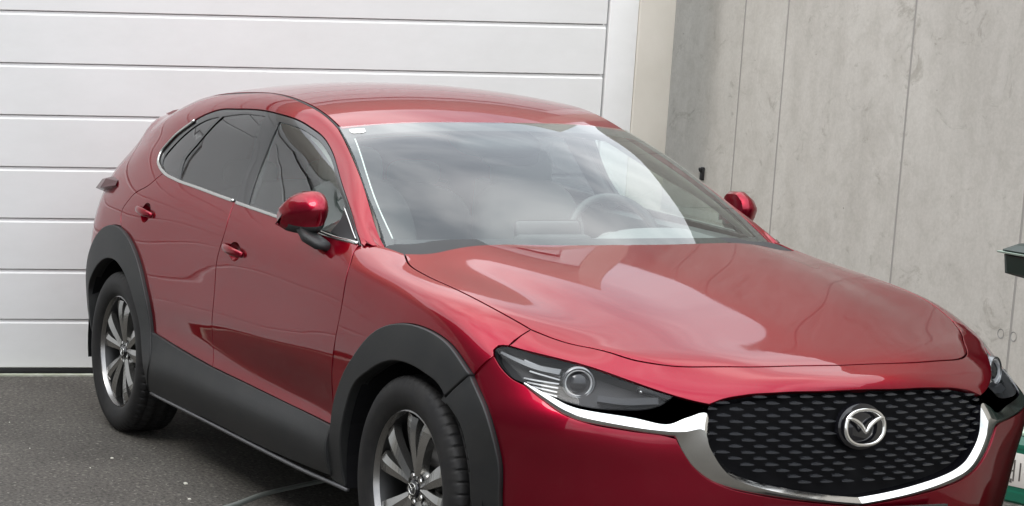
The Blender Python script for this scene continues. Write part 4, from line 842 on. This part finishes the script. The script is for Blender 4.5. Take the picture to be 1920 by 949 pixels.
def wheel(x,y,side,rz,rot):
    w_=bpy.data.objects.new('wheel',None); COL.objects.link(w_); w_.parent=car; w_.location=Vector((x,y,.347))-org(car)
    w_.rotation_euler=(0,0,rz+(math.pi if side>0 else 0))
    def add(nm,me,loc=(0,0,0),ro=(0,0,0)):
        o=bpy.data.objects.new(nm,me); COL.objects.link(o); o.parent=w_; o.location=loc; o.rotation_euler=ro; return o
    add('tyre',tyre_me); add('rim',barrel); add('hub',hubm); add('hub_cap',capm); add('cap_mark',embm,(0,0,0),(0,rot*.0,0)); add('brake_disc',discm); add('brake_caliper',cal,(.115,.02,.03) if side<0 else (-.115,.02,.03))
    for k in range(5):
        a=rot+k*2*math.pi/5; add('spoke',sp_me,(0,0,0),(0,a,0))
        a2=a+math.pi/5; add('wheel_nut',nutm,(.042*math.sin(a2),0,.042*math.cos(a2))); add('nut_well',well,(.042*math.sin(a2),0,.042*math.cos(a2)))
for x,rz in ((0,-.03),(-2.655,0)):
    for s in (-1,1): wheel(x,s*.7825,s,rz if x==0 else 0,.14 if x==0 else .05)
# wheel wells and underbody
def wellm(cx,r,z0=.36):
    V=[];F=[];n=28; ys=[.885,.80,.66,.52]
    for i in range(n+1):
        a=math.radians(-6+200*i/n)
        for y in ys: V.append((cx+r*math.cos(a),y if y<.88 else .868,z0+r*math.sin(a)))
    k=len(ys)
    for i in range(n):
        for j in range(k-1): F.append((i*k+j,(i+1)*k+j,(i+1)*k+j+1,i*k+j+1))
    c=len(V); V.append((cx,.52,z0))
    for i in range(n): F.append((i*k+k-1,(i+1)*k+k-1,c))
    me=mesh('wheel_well',V,F,None,False,[MT['liner']]); fix(me); return me
both('wheel_well',wellm(.01,.43),car); both('wheel_well',wellm(-2.655,.425),car)
ub=boxm('underbody',(-1.33,0,.285),(1.75,1.60,.06),MT['liner'],.01); obj('underbody',ub,car); obj('underbody',boxm('underbody',(-3.2,0,.40),(.3,1.30,.14),MT['liner'],.02),car); obj('underbody',boxm('underbody',(.3,0,.27),(1.0,1.0,.06),MT['liner'],.02),car); obj('underbody',boxm('underbody',(-2.65,0,.32),(.9,1.0,.10),MT['liner'],.02),car)
P=[SIDE.ev([SIDE.near((x,.85,.252))])[0]+np.array([0,.012,-.004]) for x in np.linspace(-2.22,-.42,24)]
both('sill_edge',sweep('sill_edge',P,[(0,1,0)]*24,[(-.006,-.01),(-.006,.004),(.004,.006),(.006,-.01)],mat('sill_edge_grey',(.10,.10,.105),.4)),car)
# --- cabin
cab=mat('cabin_cloth',(.17,.17,.172),.85); cabg=mat('cabin_grey',(.17,.175,.18),.7); 
import bmesh
def blob(name,c,s,m,p=3.0,rot=None,n=24):
    """superellipsoid"""
    V=[];F=[]
    for i in range(n//2+1):
        u=-math.pi/2+math.pi*i/(n//2)
        for j in range(n):
            v=2*math.pi*j/n; f=lambda w: math.copysign(abs(w)**(2/p),w)
            q=Vector((s[0]*f(math.cos(u))*f(math.cos(v)),s[1]*f(math.cos(u))*f(math.sin(v)),s[2]*f(math.sin(u))))
            V.append((rot@q if rot is not None else q)+Vector(c))
    for i in range(n//2):
        for j in range(n): k=(j+1)%n; F.append((i*n+j,i*n+k,(i+1)*n+k,(i+1)*n+j))
    return mesh(name,V,F,None,True,[m])
def dash():
    # cross sections along y of the dashboard top rolling down to the fascia
    V=[];ys=np.linspace(-.70,.70,29); prof=[(-.30,.965),(-.42,1.005),(-.52,1.030),(-.60,1.038),(-.68,1.028),(-.74,1.000),(-.77,.94),(-.76,.80),(-.70,.60)]
    for y in ys:
        hood_=.038*math.exp(-((y-.36)/.17)**4); bow=.03*(y/.7)**2
        for i,(x,z) in enumerate(prof): V.append((x-bow*.0-.04*(y/.7)**2*(i<3)*-1, y, z+(hood_ if 2<=i<=5 else 0)-.012*(y/.7)**4))
    k=len(prof); F=[(a*k+i,(a+1)*k+i,(a+1)*k+i+1,a*k+i+1) for a in range(len(ys)-1) for i in range(k-1)]
    me=mesh('dashboard',V,F,None,True,[cabg]); return me
db=obj('dashboard',dash(),car)
obj('display_screen',boxm('display_screen',(-.62,-.07,1.066),(.02,.25,.07),mat('screen_dark',(.03,.03,.033),.4),.014,Matrix.Rotation(-.25,3,'Y')),db)
obj('display_housing',boxm('display_housing',(-.585,-.07,1.035),(.06,.28,.04),mat('dash_dark',(.05,.05,.052),.7),.02),db)
# steering wheel
stc=Vector((-.87,.36,.985)); tw=Matrix.Translation(stc)@Matrix.Rotation(math.radians(-24),4,'Y')
pts=[(0,.182*math.cos(a),.182*math.sin(a)) for a in np.linspace(0,2*math.pi,49)[:-1]]
sw=xf(tube('steering_wheel',pts,.0155,mat('wheel_leather',(.05,.05,.052),.45),10,True,1,(1,0,0)),tw); swo=obj('steering_wheel',sw,car)
obj('wheel_boss',blob('wheel_boss',(0,0,0),(.03,.075,.06),cab) and xf(blob('wheel_boss',(0,0,-.01),(.03,.075,.06),cab),tw),swo)
for a in (0.05,math.pi-.05,-math.pi/2): obj('wheel_spoke',xf(boxm('wheel_spoke',(0,.12*math.cos(a),.12*math.sin(a)),(.014,.12 if abs(math.cos(a))>.5 else .035,.03 if abs(math.cos(a))>.5 else .12),MT['satin'],.005),tw),swo)
def seat(y,x=-1.42):
    s=obj('seat',blob('seat',(x,y,.86),(.075,.235,.33),cab,3.2,Matrix.Rotation(-.32,3,'Y')),car)
    obj('seat_cushion',blob('seat_cushion',(x+.27,y,.56),(.28,.25,.09),cab,3),s)
    obj('headrest',blob('headrest',(x-.12,y,1.205),(.055,.125,.092),cab,3,Matrix.Rotation(-.12,3,'Y')),s)
    for d in (-.045,.045): obj('headrest_post',boxm('headrest_post',(x-.115,y+d,1.09),(.012,.012,.10),MT['satin'],.004),s)
seat(.36); seat(-.36)
rs=obj('rear_seat',blob('rear_seat',(-2.32,0,.82),(.09,.62,.30),cab,4,Matrix.Rotation(-.38,3,'Y')),car); obj('seat_cushion',blob('seat_cushion',(-2.0,0,.56),(.28,.62,.09),cab,4),rs)
for y in (-.38,0,.38): obj('headrest',blob('headrest',(-2.45,y,1.13),(.045,.12,.06),cab,3),rs)
obj('cabin_floor',boxm('cabin_floor',(-1.6,0,.36),(2.3,1.5,.04),MT['liner'],.0),car)
obj('parcel_shelf',boxm('parcel_shelf',(-2.78,0,1.0),(.5,1.2,.03),MT['liner'],.01),car)
# door cards seen through the glass, hatch inside
dc=[(-.52,.70,1.01),(-.9,.735,1.02),(-1.5,.745,1.045),(-2.2,.74,1.08),(-2.5,.71,1.10)]
P=[Vector(p) for p in dc]; V=[tuple(p) for p in P]+[(p.x,p.y+.035,p.z+.012) for p in P]+[(p.x,p.y-.03,p.z-.45) for p in P]; n=len(P)
me=mesh('door_card',V,[(i,i+1,n+i+1,n+i) for i in range(n-1)]+[(i,2*n+i,2*n+i+1,i+1) for i in range(n-1)],None,False,[cabg]); both('door_card',me,car)
# pillar trims inside
def inner(name,pts,w,m):
    P=[];Nn=[]
    for x,z in pts:
        u=SIDE.near((x,0,z),(0,2)); P.append(SIDE.ev([u])[0]-SIDE.nrm([u])[0]*.03); Nn.append(SIDE.nrm([u])[0])
    both(name,sweep(name,P,Nn,[(-w,-.01),(-w,.01),(w,.01),(w,-.01)],m),car)
ptrim=mat('pillar_trim_light',(.52,.51,.46),.8)
us=np.linspace(SIDE.ku[9]-.05,SIDE.ku[12]-.06,26); V=[]
for v_,o_ in ((SIDE.kv[11]+.004,.022),(SIDE.kv[11]*.5+SIDE.kv[10]*.5,.050),(SIDE.kv[10]+.01,.030),(SIDE.kv[10]-.02,.045)):
    q=np.stack([us,np.full(26,v_)],1); V.append(SIDE.ev(q)-SIDE.nrm(q)*o_)
me=mesh('pillar_trim',np.concatenate(V),[(r_*26+i,r_*26+i+1,(r_+1)*26+i+1,(r_+1)*26+i) for r_ in range(3) for i in range(25)],None,True,[ptrim]); both('pillar_trim',me,car)
inner('pillar_trim',[(-1.55,1.07),(-1.60,1.2),(-1.66,1.32),(-1.70,1.40)],.05,cabg)
# rear view mirror and camera pod at the header
pod=obj('camera_pod',blob('camera_pod',(-1.09,-.02,1.338),(.095,.17,.032),MT['black'],3,Matrix.Rotation(.42,3,'Y')),car)
obj('rear_view_mirror',blob('rear_view_mirror',(-1.04,.02,1.288),(.018,.118,.034),MT['black'],4,Matrix.Rotation(.12,3,'Z')),car)

# ================================================================= THE PLACE
G0=Vector((-4.307,-.927,0)); ge=Vector((.146256,.989247,0)); gn=Vector((.989247,-.146256,0))
def gw(s,n,z): return G0+ge*s+gn*n+Vector((0,0,z))
GM=Matrix(((gn.x,ge.x,0,G0.x),(gn.y,ge.y,0,G0.y),(0,0,1,0),(0,0,0,1)))   # local x = towards the yard, y = along the facade
GB=GM@Matrix.Translation((.2,0,0))
def ground_mat():
    m=mat('asphalt',(.05,.05,.048),.88,spec=.3)
    t=nd(m,'ShaderNodeTexCoord')
    def nz(scale,det,ro=.6): n=nd(m,'ShaderNodeTexNoise'); n.inputs['Scale'].default_value=scale; n.inputs['Detail'].default_value=det; n.inputs['Roughness'].default_value=ro; lk(m,t.outputs['Object'],n.inputs['Vector']); return n
    big=nz(1.1,6,.62); fine=nz(62,4,.7); vor=nd(m,'ShaderNodeTexVoronoi'); vor.inputs['Scale'].default_value=95; lk(m,t.outputs['Object'],vor.inputs['Vector'])
    r1=nd(m,'ShaderNodeValToRGB'); e=r1.color_ramp.elements; e[0].position=.32;e[1].position=.72;e[0].color=(.062,.058,.053,1);e[1].color=(.108,.101,.092,1); lk(m,big.outputs['Fac'],r1.inputs[0])
    r2=nd(m,'ShaderNodeValToRGB'); e=r2.color_ramp.elements; e[0].position=.34;e[1].position=.66;e[0].color=(.45,.45,.45,1);e[1].color=(1.65,1.62,1.55,1); lk(m,fine.outputs['Fac'],r2.inputs[0])
    mu=nd(m,'ShaderNodeMixRGB'); mu.blend_type='MULTIPLY'; mu.inputs[0].default_value=1; lk(m,r1.outputs[0],mu.inputs[1]); lk(m,r2.outputs[0],mu.inputs[2])
    sep=nd(m,'ShaderNodeSeparateColor'); lk(m,vor.outputs['Color'],sep.inputs[0])
    r3=nd(m,'ShaderNodeValToRGB'); e=r3.color_ramp.elements; e[0].position=.955;e[1].position=1.0;e[0].color=(0,0,0,1);e[1].color=(1,1,1,1); lk(m,sep.outputs[0],r3.inputs[0])
    m2=nd(m,'ShaderNodeMixRGB'); m2.inputs[2].default_value=(.20,.185,.165,1); lk(m,r3.outputs[0],m2.inputs[0]); lk(m,mu.outputs[0],m2.inputs[1]); lk(m,m2.outputs[0],bsdf(m).inputs['Base Color'])
    b=nd(m,'ShaderNodeBump'); b.inputs['Strength'].default_value=.8; b.inputs['Distance'].default_value=.006; lk(m,fine.outputs['Fac'],b.inputs['Height'])
    b2=nd(m,'ShaderNodeBump'); b2.inputs['Strength'].default_value=.7; b2.inputs['Distance'].default_value=.004; lk(m,vor.outputs['Distance'],b2.inputs['Height']); lk(m,b.outputs[0],b2.inputs['Normal']); lk(m,b2.outputs[0],bsdf(m).inputs['Normal'])
    return m
asph=ground_mat()
gme=mesh('ground',[(-400,-400,0),(400,-400,0),(400,400,0),(-400,400,0)],[(0,1,2,3)],None,False,[asph]); tag(obj('ground',gme),kind='structure')
# --- sectional garage door
gd=empty('garage_door',gw(1.5,0,0),'white sectional garage door of wide horizontal panels behind the car','garage door'); 
gwhite=mat('door_white_paint',(.80,.81,.80),.42,spec=.4); c_,f_,v_=noise_col(gwhite,(.76,.765,.75),(.82,.825,.815),1.7,.25,.62,9,.7,stretch=(1,1,2.2)); lk(gwhite,c_,bsdf(gwhite).inputs['Base Color'])
_,f2,_=noise_col(gwhite,(0,0,0),(1,1,1),240,detail=3); bump(gwhite,f2,.06,.002)
S0,S1=-4.4,3.045
def gpan(z0,z1):
    # profile: flat face with a rolled lower lip and a stepped upper edge
    prof=[(-.04,z0+.0015),(-.004,z0+.0015),(.0,z0+.0045),(.0,z1-.020),(-.0035,z1-.0165),(-.0075,z1-.011),(-.008,z1-.0015),(-.04,z1-.0015)]
    V=[];n=len(prof)
    for s in (S0,S1):
        for a,z in prof: V.append(GB@Vector((a,s,z)))
    F=[(i,(i+1)%n,n+(i+1)%n,n+i) for i in range(n)]+[tuple(range(n)),tuple(n+i for i in range(n))]
    me=mesh('door_panel',V,F,None,False,[gwhite]); fix(me); return me
joints=[.034,.2806,.5333,.789,1.0446,1.3003,1.554,1.8077,2.0634,2.318,2.573]
for a,b in zip(joints[:-1],joints[1:]): obj('door_panel',gpan(a,b),gd)
def gbox(name,s0,s1,n0,n1,z0,z1,m,par=None,bev=.0):
    me=boxm(name,((n0+n1)/2,(s0+s1)/2,(z0+z1)/2),(n1-n0,s1-s0,z1-z0),m,bev); me.transform(GB); return obj(name,me,par)
gbox('door_backing',S0,S1,-.06,-.042,.0,2.6,MT['black'],gd)
gbox('bottom_seal',S0,S1,-.035,-.002,-.0,.034,MT['rubberseal'],gd,.003)
gbox('door_jamb',3.057,3.208,-.06,.010,0,2.75,gwhite,gd,.003)
gbox('door_jamb',S0-.16,S0-.012,-.06,.010,0,2.75,gwhite,gd,.003)
gbox('door_lintel',S0-.012,3.057,-.06,.010,2.6,2.75,gwhite,gd,.003)
# threshold strip in the asphalt
thr=mat('threshold_concrete',(.50,.52,.43),.7); c_,f_,_=noise_col(thr,(.30,.33,.22),(.62,.63,.56),9,.3,.65); lk(thr,c_,bsdf(thr).inputs['Base Color'])
gbox('threshold',-4.5,3.2,.012,.055,0,.008,thr).__setitem__('kind','structure')
# --- plastered wall around the door
plas=mat('cream_plaster',(.62,.59,.52),.9); c_,f_,_=noise_col(plas,(.60,.57,.50),(.68,.65,.585),2.2,.3,.7,6); lk(plas,c_,bsdf(plas).inputs['Base Color']); _,f2,_=noise_col(plas,(0,0,0),(1,1,1),180,detail=4); bump(plas,f2,.35,.003)
pw=empty('rendered_wall',gw(3.4,0,0),'cream rendered wall framing the white garage door','wall')
gbox('wall_face',3.210,3.402,-.3,.022,0,3.4,plas,pw,.006); gbox('wall_face',-12.0,S0-.162,-.3,.022,0,3.4,plas,pw,.006); gbox('wall_face',S0-.162,3.210,-.3,.022,2.752,3.4,plas,pw,.006)
# --- board-marked concrete wall on the right
def conc():
    m=mat('cast_concrete',(.40,.385,.35),.82,spec=.3)
    t=nd(m,'ShaderNodeTexCoord')
    def nz(scale,det,st,ro=.6,dist=0):
        mp=nd(m,'ShaderNodeMapping'); mp.inputs['Scale'].default_value=st; n=nd(m,'ShaderNodeTexNoise'); n.inputs['Scale'].default_value=scale; n.inputs['Detail'].default_value=det; n.inputs['Roughness'].default_value=ro; n.inputs['Distortion'].default_value=dist
        lk(m,t.outputs['Object'],mp.inputs[0]); lk(m,mp.outputs[0],n.inputs['Vector']); return n
    def ramp(n,p0,p1,c0,c1): r=nd(m,'ShaderNodeValToRGB'); e=r.color_ramp.elements; e[0].position=p0;e[1].position=p1;e[0].color=(*c0,1);e[1].color=(*c1,1); lk(m,n.outputs['Fac'],r.inputs[0]); return r
    def mul(a,b,f=1):
        x=nd(m,'ShaderNodeMixRGB'); x.blend_type='MULTIPLY'; x.inputs[0].default_value=f; lk(m,a.outputs[0],x.inputs[1]); lk(m,b.outputs[0],x.inputs[2]); return x
    base=ramp(nz(1.3,8,(1,1,.7),.62,.3),.3,.72,(.45,.435,.40),(.54,.525,.485))
    streak=ramp(nz(3.0,7,(2.2,1,.35),.65),.34,.6,(.90,.895,.885),(1.03,1.03,1.03))
    mott=ramp(nz(9,8,(1,1,1),.72,.5),.36,.56,(.80,.79,.77),(1.02,1.02,1.02))
    fine=ramp(nz(70,4,(1,1,1),.7),.3,.7,(.93,.93,.93),(1.06,1.06,1.06))
    # trowel marks and laitance patches
    patch=ramp(nz(4.2,10,(1,1,1.3),.78,1.2),.57,.64,(1,1,1),(.74,.73,.71))
    # pin holes
    v=nd(m,'ShaderNodeTexVoronoi'); v.inputs['Scale'].default_value=6.5; lk(m,t.outputs['Object'],v.inputs['Vector'])
    r=nd(m,'ShaderNodeValToRGB'); e=r.color_ramp.elements; e[0].position=.022;e[1].position=.035;e[0].color=(.45,.44,.42,1);e[1].color=(1,1,1,1); lk(m,v.outputs['Distance'],r.inputs[0])
    x=mul(mul(mul(mul(base,streak,.7),mott,.5),fine,1),patch,.85); x=mul(x,r,.9); lk(m,x.outputs[0],bsdf(m).inputs['Base Color'])
    b=nd(m,'ShaderNodeBump'); b.inputs['Strength'].default_value=.35; b.inputs['Distance'].default_value=.006; lk(m,x.outputs[0],b.inputs['Height']); lk(m,b.outputs[0],bsdf(m).inputs['Normal'])
    return m
cm=conc(); WS=3.70; GB=GM
cw=empty('concrete_wall',gw(WS,3,0),'tall grey cast concrete wall with vertical formwork joints beside the car','wall')
WH=3.0
jn=[-.6,.36,.775,1.825,2.675,3.72,4.77,5.82,6.87,7.9]
for a,b in zip(jn[:-1],jn[1:]):
    g=.014
    me=boxm('wall_panel',((a+b)/2,WS+.15,WH/2),(b-a-g,.30,WH),cm,.004,seg=1); me.shade_flat(); 
    me.transform(GM); obj('wall_panel',me,cw)
gbox('joint_fill',WS+.003,WS+.2,jn[0],jn[-1],0,WH-.02,mat('joint_grout',(.30,.29,.27),.9),cw)
for n,z in ((2.62,.585),(2.70,.585),(1.78,2.1),(.70,2.1)):
    me=lathe('tie_hole',[(.0001,.008),(.013,.008),(.016,.0),(.020,-.0015)],20,'y',mat('tie_plug',(.25,.25,.24),.8)); me.transform(GM@Matrix.Translation((n,WS,z))); obj('tie_hole',me,cw)

# --- building across the yard (mirrored in the car's flank and side windows)
fac=mat('facade_cladding',(.11,.112,.116),.6); c_,f_,_=noise_col(fac,(.10,.102,.106),(.13,.132,.136),.8,.3,.7,4); lk(fac,c_,bsdf(fac).inputs['Base Color'])
hb=empty('hall_building',(-6,-12,0),'dark grey panel clad hall across the yard behind the camera','building')
FY=-8.6
xs=[-19+2.4*i for i in range(11)]
for a,b in zip(xs[:-1],xs[1:]):
    for z0,z1 in ((0,1.7),(1.7,3.4),(3.4,5.1),(5.1,6.8),(6.8,8.5)):
        obj('facade_panel',boxm('facade_panel',((a+b)/2,FY-.1,(z0+z1)/2),(b-a-.04,.2,z1-z0-.04),fac),hb)
obj('facade_core',boxm('facade_core',((xs[0]+xs[-1])/2,FY-4.2,4.2),(xs[-1]-xs[0]-.05,8,8.4),MT['black']),hb)
obj('roof_edge',boxm('roof_edge',((xs[0]+xs[-1])/2,FY-.2,8.58),(xs[-1]-xs[0]+.2,.5,.16),MT['clad']),hb)

# --- things standing at the right edge of the picture
def at(n,s,z): return GM@Vector((n,s,z))
YAW=math.atan2(gn.y,gn.x)
# green wheeled bin between the wall and the far side of the car
bin_g=mat('bin_green',(.006,.020,.015),.42); bin_e=mat('bin_rim_pale',(.30,.38,.32),.5)
bn=empty('wheeled_bin',tuple(at(4.21,3.12,0)),'dark green wheeled bin standing by the concrete wall at the far side of the car','bin')
BR=Matrix.Translation(at(4.21,3.12,0))@Matrix.Rotation(YAW,4,'Z')@Matrix.Diagonal((1,1,1.075,1))
def ringbox(name,lv,m,par,M=None,bevel=.012,cap=True):
    import bmesh
    V=[];F=[]
    for z,a,b_,cx in lv: V+=[(cx-a,-b_,z),(cx+a,-b_,z),(cx+a,b_,z),(cx-a,b_,z)]
    n=len(lv)
    for r in range(n-1): F+=[(r*4+i,r*4+(i+1)%4,(r+1)*4+(i+1)%4,(r+1)*4+i) for i in range(4)]
    if cap: F+=[(3,2,1,0),tuple((n-1)*4+i for i in range(4))]
    me=mesh(name,V,F,None,False,[m]); fix(me)
    if bevel:
        b=bmesh.new(); b.from_mesh(me); ed=[e_ for e_ in b.edges if abs(e_.verts[0].co.z-e_.verts[1].co.z)>.005]; bmesh.ops.bevel(b,geom=ed,offset=bevel,segments=3,affect='EDGES',profile=.5); b.to_mesh(me); b.free()
    me.transform(M if M is not None else BR); return obj(name,me,par)
ringbox('bin_body',[(.10,.19,.22,.05),(.16,.20,.23,.05),(.84,.235,.27,.06),(.90,.245,.28,.06)],bin_g,bn,bevel=.04)
ringbox('bin_rim',[(.895,.27,.29,.02),(.905,.33,.32,.0),(.965,.335,.325,.0),(.968,.32,.31,.0)],bin_g,bn,bevel=.03)
ringbox('bin_lid',[(.970,.338,.328,-.0),(.982,.340,.330,-.0),(1.0,.31,.30,.0),(1.02,.20,.20,.02)],bin_g,bn,bevel=.03)
ringbox('lid_edge',[(.9685,.341,.331,.0),(.9735,.343,.333,.0),(.9745,.341,.331,.0)],bin_e,bn,bevel=.03)
for s_ in (-1,1):
    for k in range(2):
        o=lathe('bin_wheel',[(.0001,-.02),(.07,-.02),(.098,-.018),(.1,0),(.098,.018),(.07,.02),(.0001,.02)],28,'y',MT['black']) if k==0 else None
        if o: o.transform(BR@Matrix.Translation((.24,s_*.24,.10))); obj('bin_wheel',o,bn)
me=boxm('bin_handle',(.36,0,.95),(.03,.44,.03),bin_g,.012); me.transform(BR); obj('bin_handle',me,bn)
# green canister with a white label
cg=mat('canister_green',(.012,.12,.075),.28,0,.2); CX_,CY_=-.73,2.165
cn=empty('canister',(CX_,CY_,0),'small green plastic canister with a white pictogram label on the asphalt by the concrete wall','canister')
BC=Matrix.Translation((CX_,CY_,0))@Matrix.Rotation(math.radians(14),4,'Z')
ringbox('canister_body',[(.0,.105,.072,0),(.006,.112,.078,0),(.045,.112,.078,0),(.052,.108,.075,0),(.205,.108,.075,0),(.212,.112,.078,0),(.235,.11,.076,0),(.262,.075,.055,0)],cg,cn,BC,.022)
ringbox('canister_rim',[(.262,.085,.06,0),(.272,.087,.062,0),(.276,.08,.056,0)],mat('canister_lid_pale',(.45,.62,.50),.4),cn,BC,.02)
ringbox('canister_cap',[(.276,.055,.045,0),(.31,.053,.043,0)],mat('cap_white',(.7,.7,.66),.4),cn,BC,.02)
lab=mat('label_white',(.68,.66,.62),.5); lb=boxm('canister_label',(0,-.0765,.13),(.17,.003,.13),lab,.001); lb.transform(BC); lbo=obj('canister_label',lb,cn)
lb=boxm('canister_label',(-.1095,0,.13),(.003,.10,.13),lab,.001); lb.transform(BC); lbo2=obj('canister_label',lb,cn)
ink=mat('label_print',(.10,.09,.085),.6); inb=mat('label_print_tan',(.38,.27,.15),.6)
def mark(par,quads,m,fr):
    for (a0,a1,z0,z1) in quads:
        me=boxm('pictogram',((a0+a1)/2,-.0785,(z0+z1)/2) if fr else (-.1115,(a0+a1)/2,(z0+z1)/2),(a1-a0,.001,z1-z0) if fr else (.001,a1-a0,z1-z0),m,0); me.transform(BC); obj('pictogram',me,par)
mark(lbo,[(-.072,-.066,.09,.165),(-.066,-.040,.122,.128),(-.044,-.038,.085,.168),(-.062,-.046,.078,.094),(-.020,-.014,.09,.16),(.0,.05,.15,.156),(.0,.05,.135,.139),(.0,.04,.12,.124)],ink,True)
mark(lbo2,[(-.032,-.026,.085,.15),(-.032,.012,.118,.124),(.008,.014,.085,.15),(-.020,.006,.072,.092)],ink,False); mark(lbo2,[(-.024,-.016,.135,.175)],inb,False)
# small black hook high on the wall near the corner
hk=empty('wall_hook',tuple(at(.06,3.70,1.06)),'small black hook fixed to the concrete wall just beyond the windscreen pillar','hook')
HM=Matrix.Translation(at(.06,3.70,1.06))@Matrix.Rotation(YAW,4,'Z')
me=boxm('hook_plate',(0,-.007,-.01),(.034,.014,.07),MT['black'],.006); me.transform(HM); obj('hook_plate',me,hk)
pts=[(0,-.006,.0),(0,-.014,.004),(0,-.020,.012),(0,-.018,.020)]
me=tube('hook_arm',smooth_seg(pts,.006),.009,MT['black'],8,False,1,(1,0,0)); me.transform(HM); obj('hook_arm',me,hk)
# metal edge strip let into the asphalt by the front wheel
q=smooth_seg([(-1.02,-1.26,0),(-1.243,-.899,0),(-1.383,-.724,0),(-1.464,-.579,0),(-1.60,-.30,0),(-1.74,.10,0)],.03)
me=sweep('edging_strip',[p+np.array([0,0,.0]) for p in q],[(0,0,1)]*len(q),[(-.011,-.02),(-.011,.008),(-.007,.012),(.007,.012),(.011,.008),(.011,-.02)],mat('edging_grey',(.20,.22,.205),.5,.2)); tag(obj('edging_strip',me),'thin grey edging strip lying on the asphalt under the side of the car','edging')
# pale bits of grit on the asphalt
gm=mat('pale_stone',(.72,.70,.62),.6)
def peb(x,y,r,label):
    me=blob('stone_chip',(x,y,r*.35),(r*1.2,r,r*.5),gm,2.2,None,10); 
    for v in me.vertices: v.co+=Vector((random.uniform(-1,1),random.uniform(-1,1),random.uniform(-.3,.3)))*r*.18
    tag(obj('stone_chip',me),label,'stone','pale stone chips scattered on the asphalt')
for x,y,r,l in ((-1.612,-.948,.009,'brightest pale stone chip on the asphalt left of the sill'),(-1.369,-1.027,.0065,'pale stone chip nearest the grey edging strip'),(-2.103,-1.077,.007,'pale stone chip behind the others below the rear wheel'),
    (-2.35,-1.35,.0028,'tiny pale stone chip left of the rear tyre'),(-1.95,-1.22,.0028,'tiny pale stone chip between the larger ones'),(-2.9,-1.28,.0028,'tiny pale stone chip near the garage door')): peb(x,y,r,l)
# scattered loose grit, uncountable
V=[];F=[]
for i in range(2600):
    x=rng.uniform(-4.1,-.6); y=rng.uniform(-2.2,3.3)
    if -1.0<y<1.0 and x<-.6: continue
    r=rng.uniform(.0012,.0032)*(1.4 if rng.random()<.06 else 1); a=rng.uniform(0,6.28); b0=len(V)
    for k in range(4): V.append((x+r*math.cos(a+k*1.57)*rng.uniform(.6,1.2),y+r*math.sin(a+k*1.57)*rng.uniform(.6,1.2),0.0))
    V.append((x,y,r*.9)); F+=[(b0+k,b0+(k+1)%4,b0+4) for k in range(4)]
tag(obj('loose_grit',mesh('loose_grit',V,F,None,False,[mat('grit_grey',(.22,.20,.18),.8)])),'fine loose grit scattered over the dark asphalt','grit',kind='stuff')
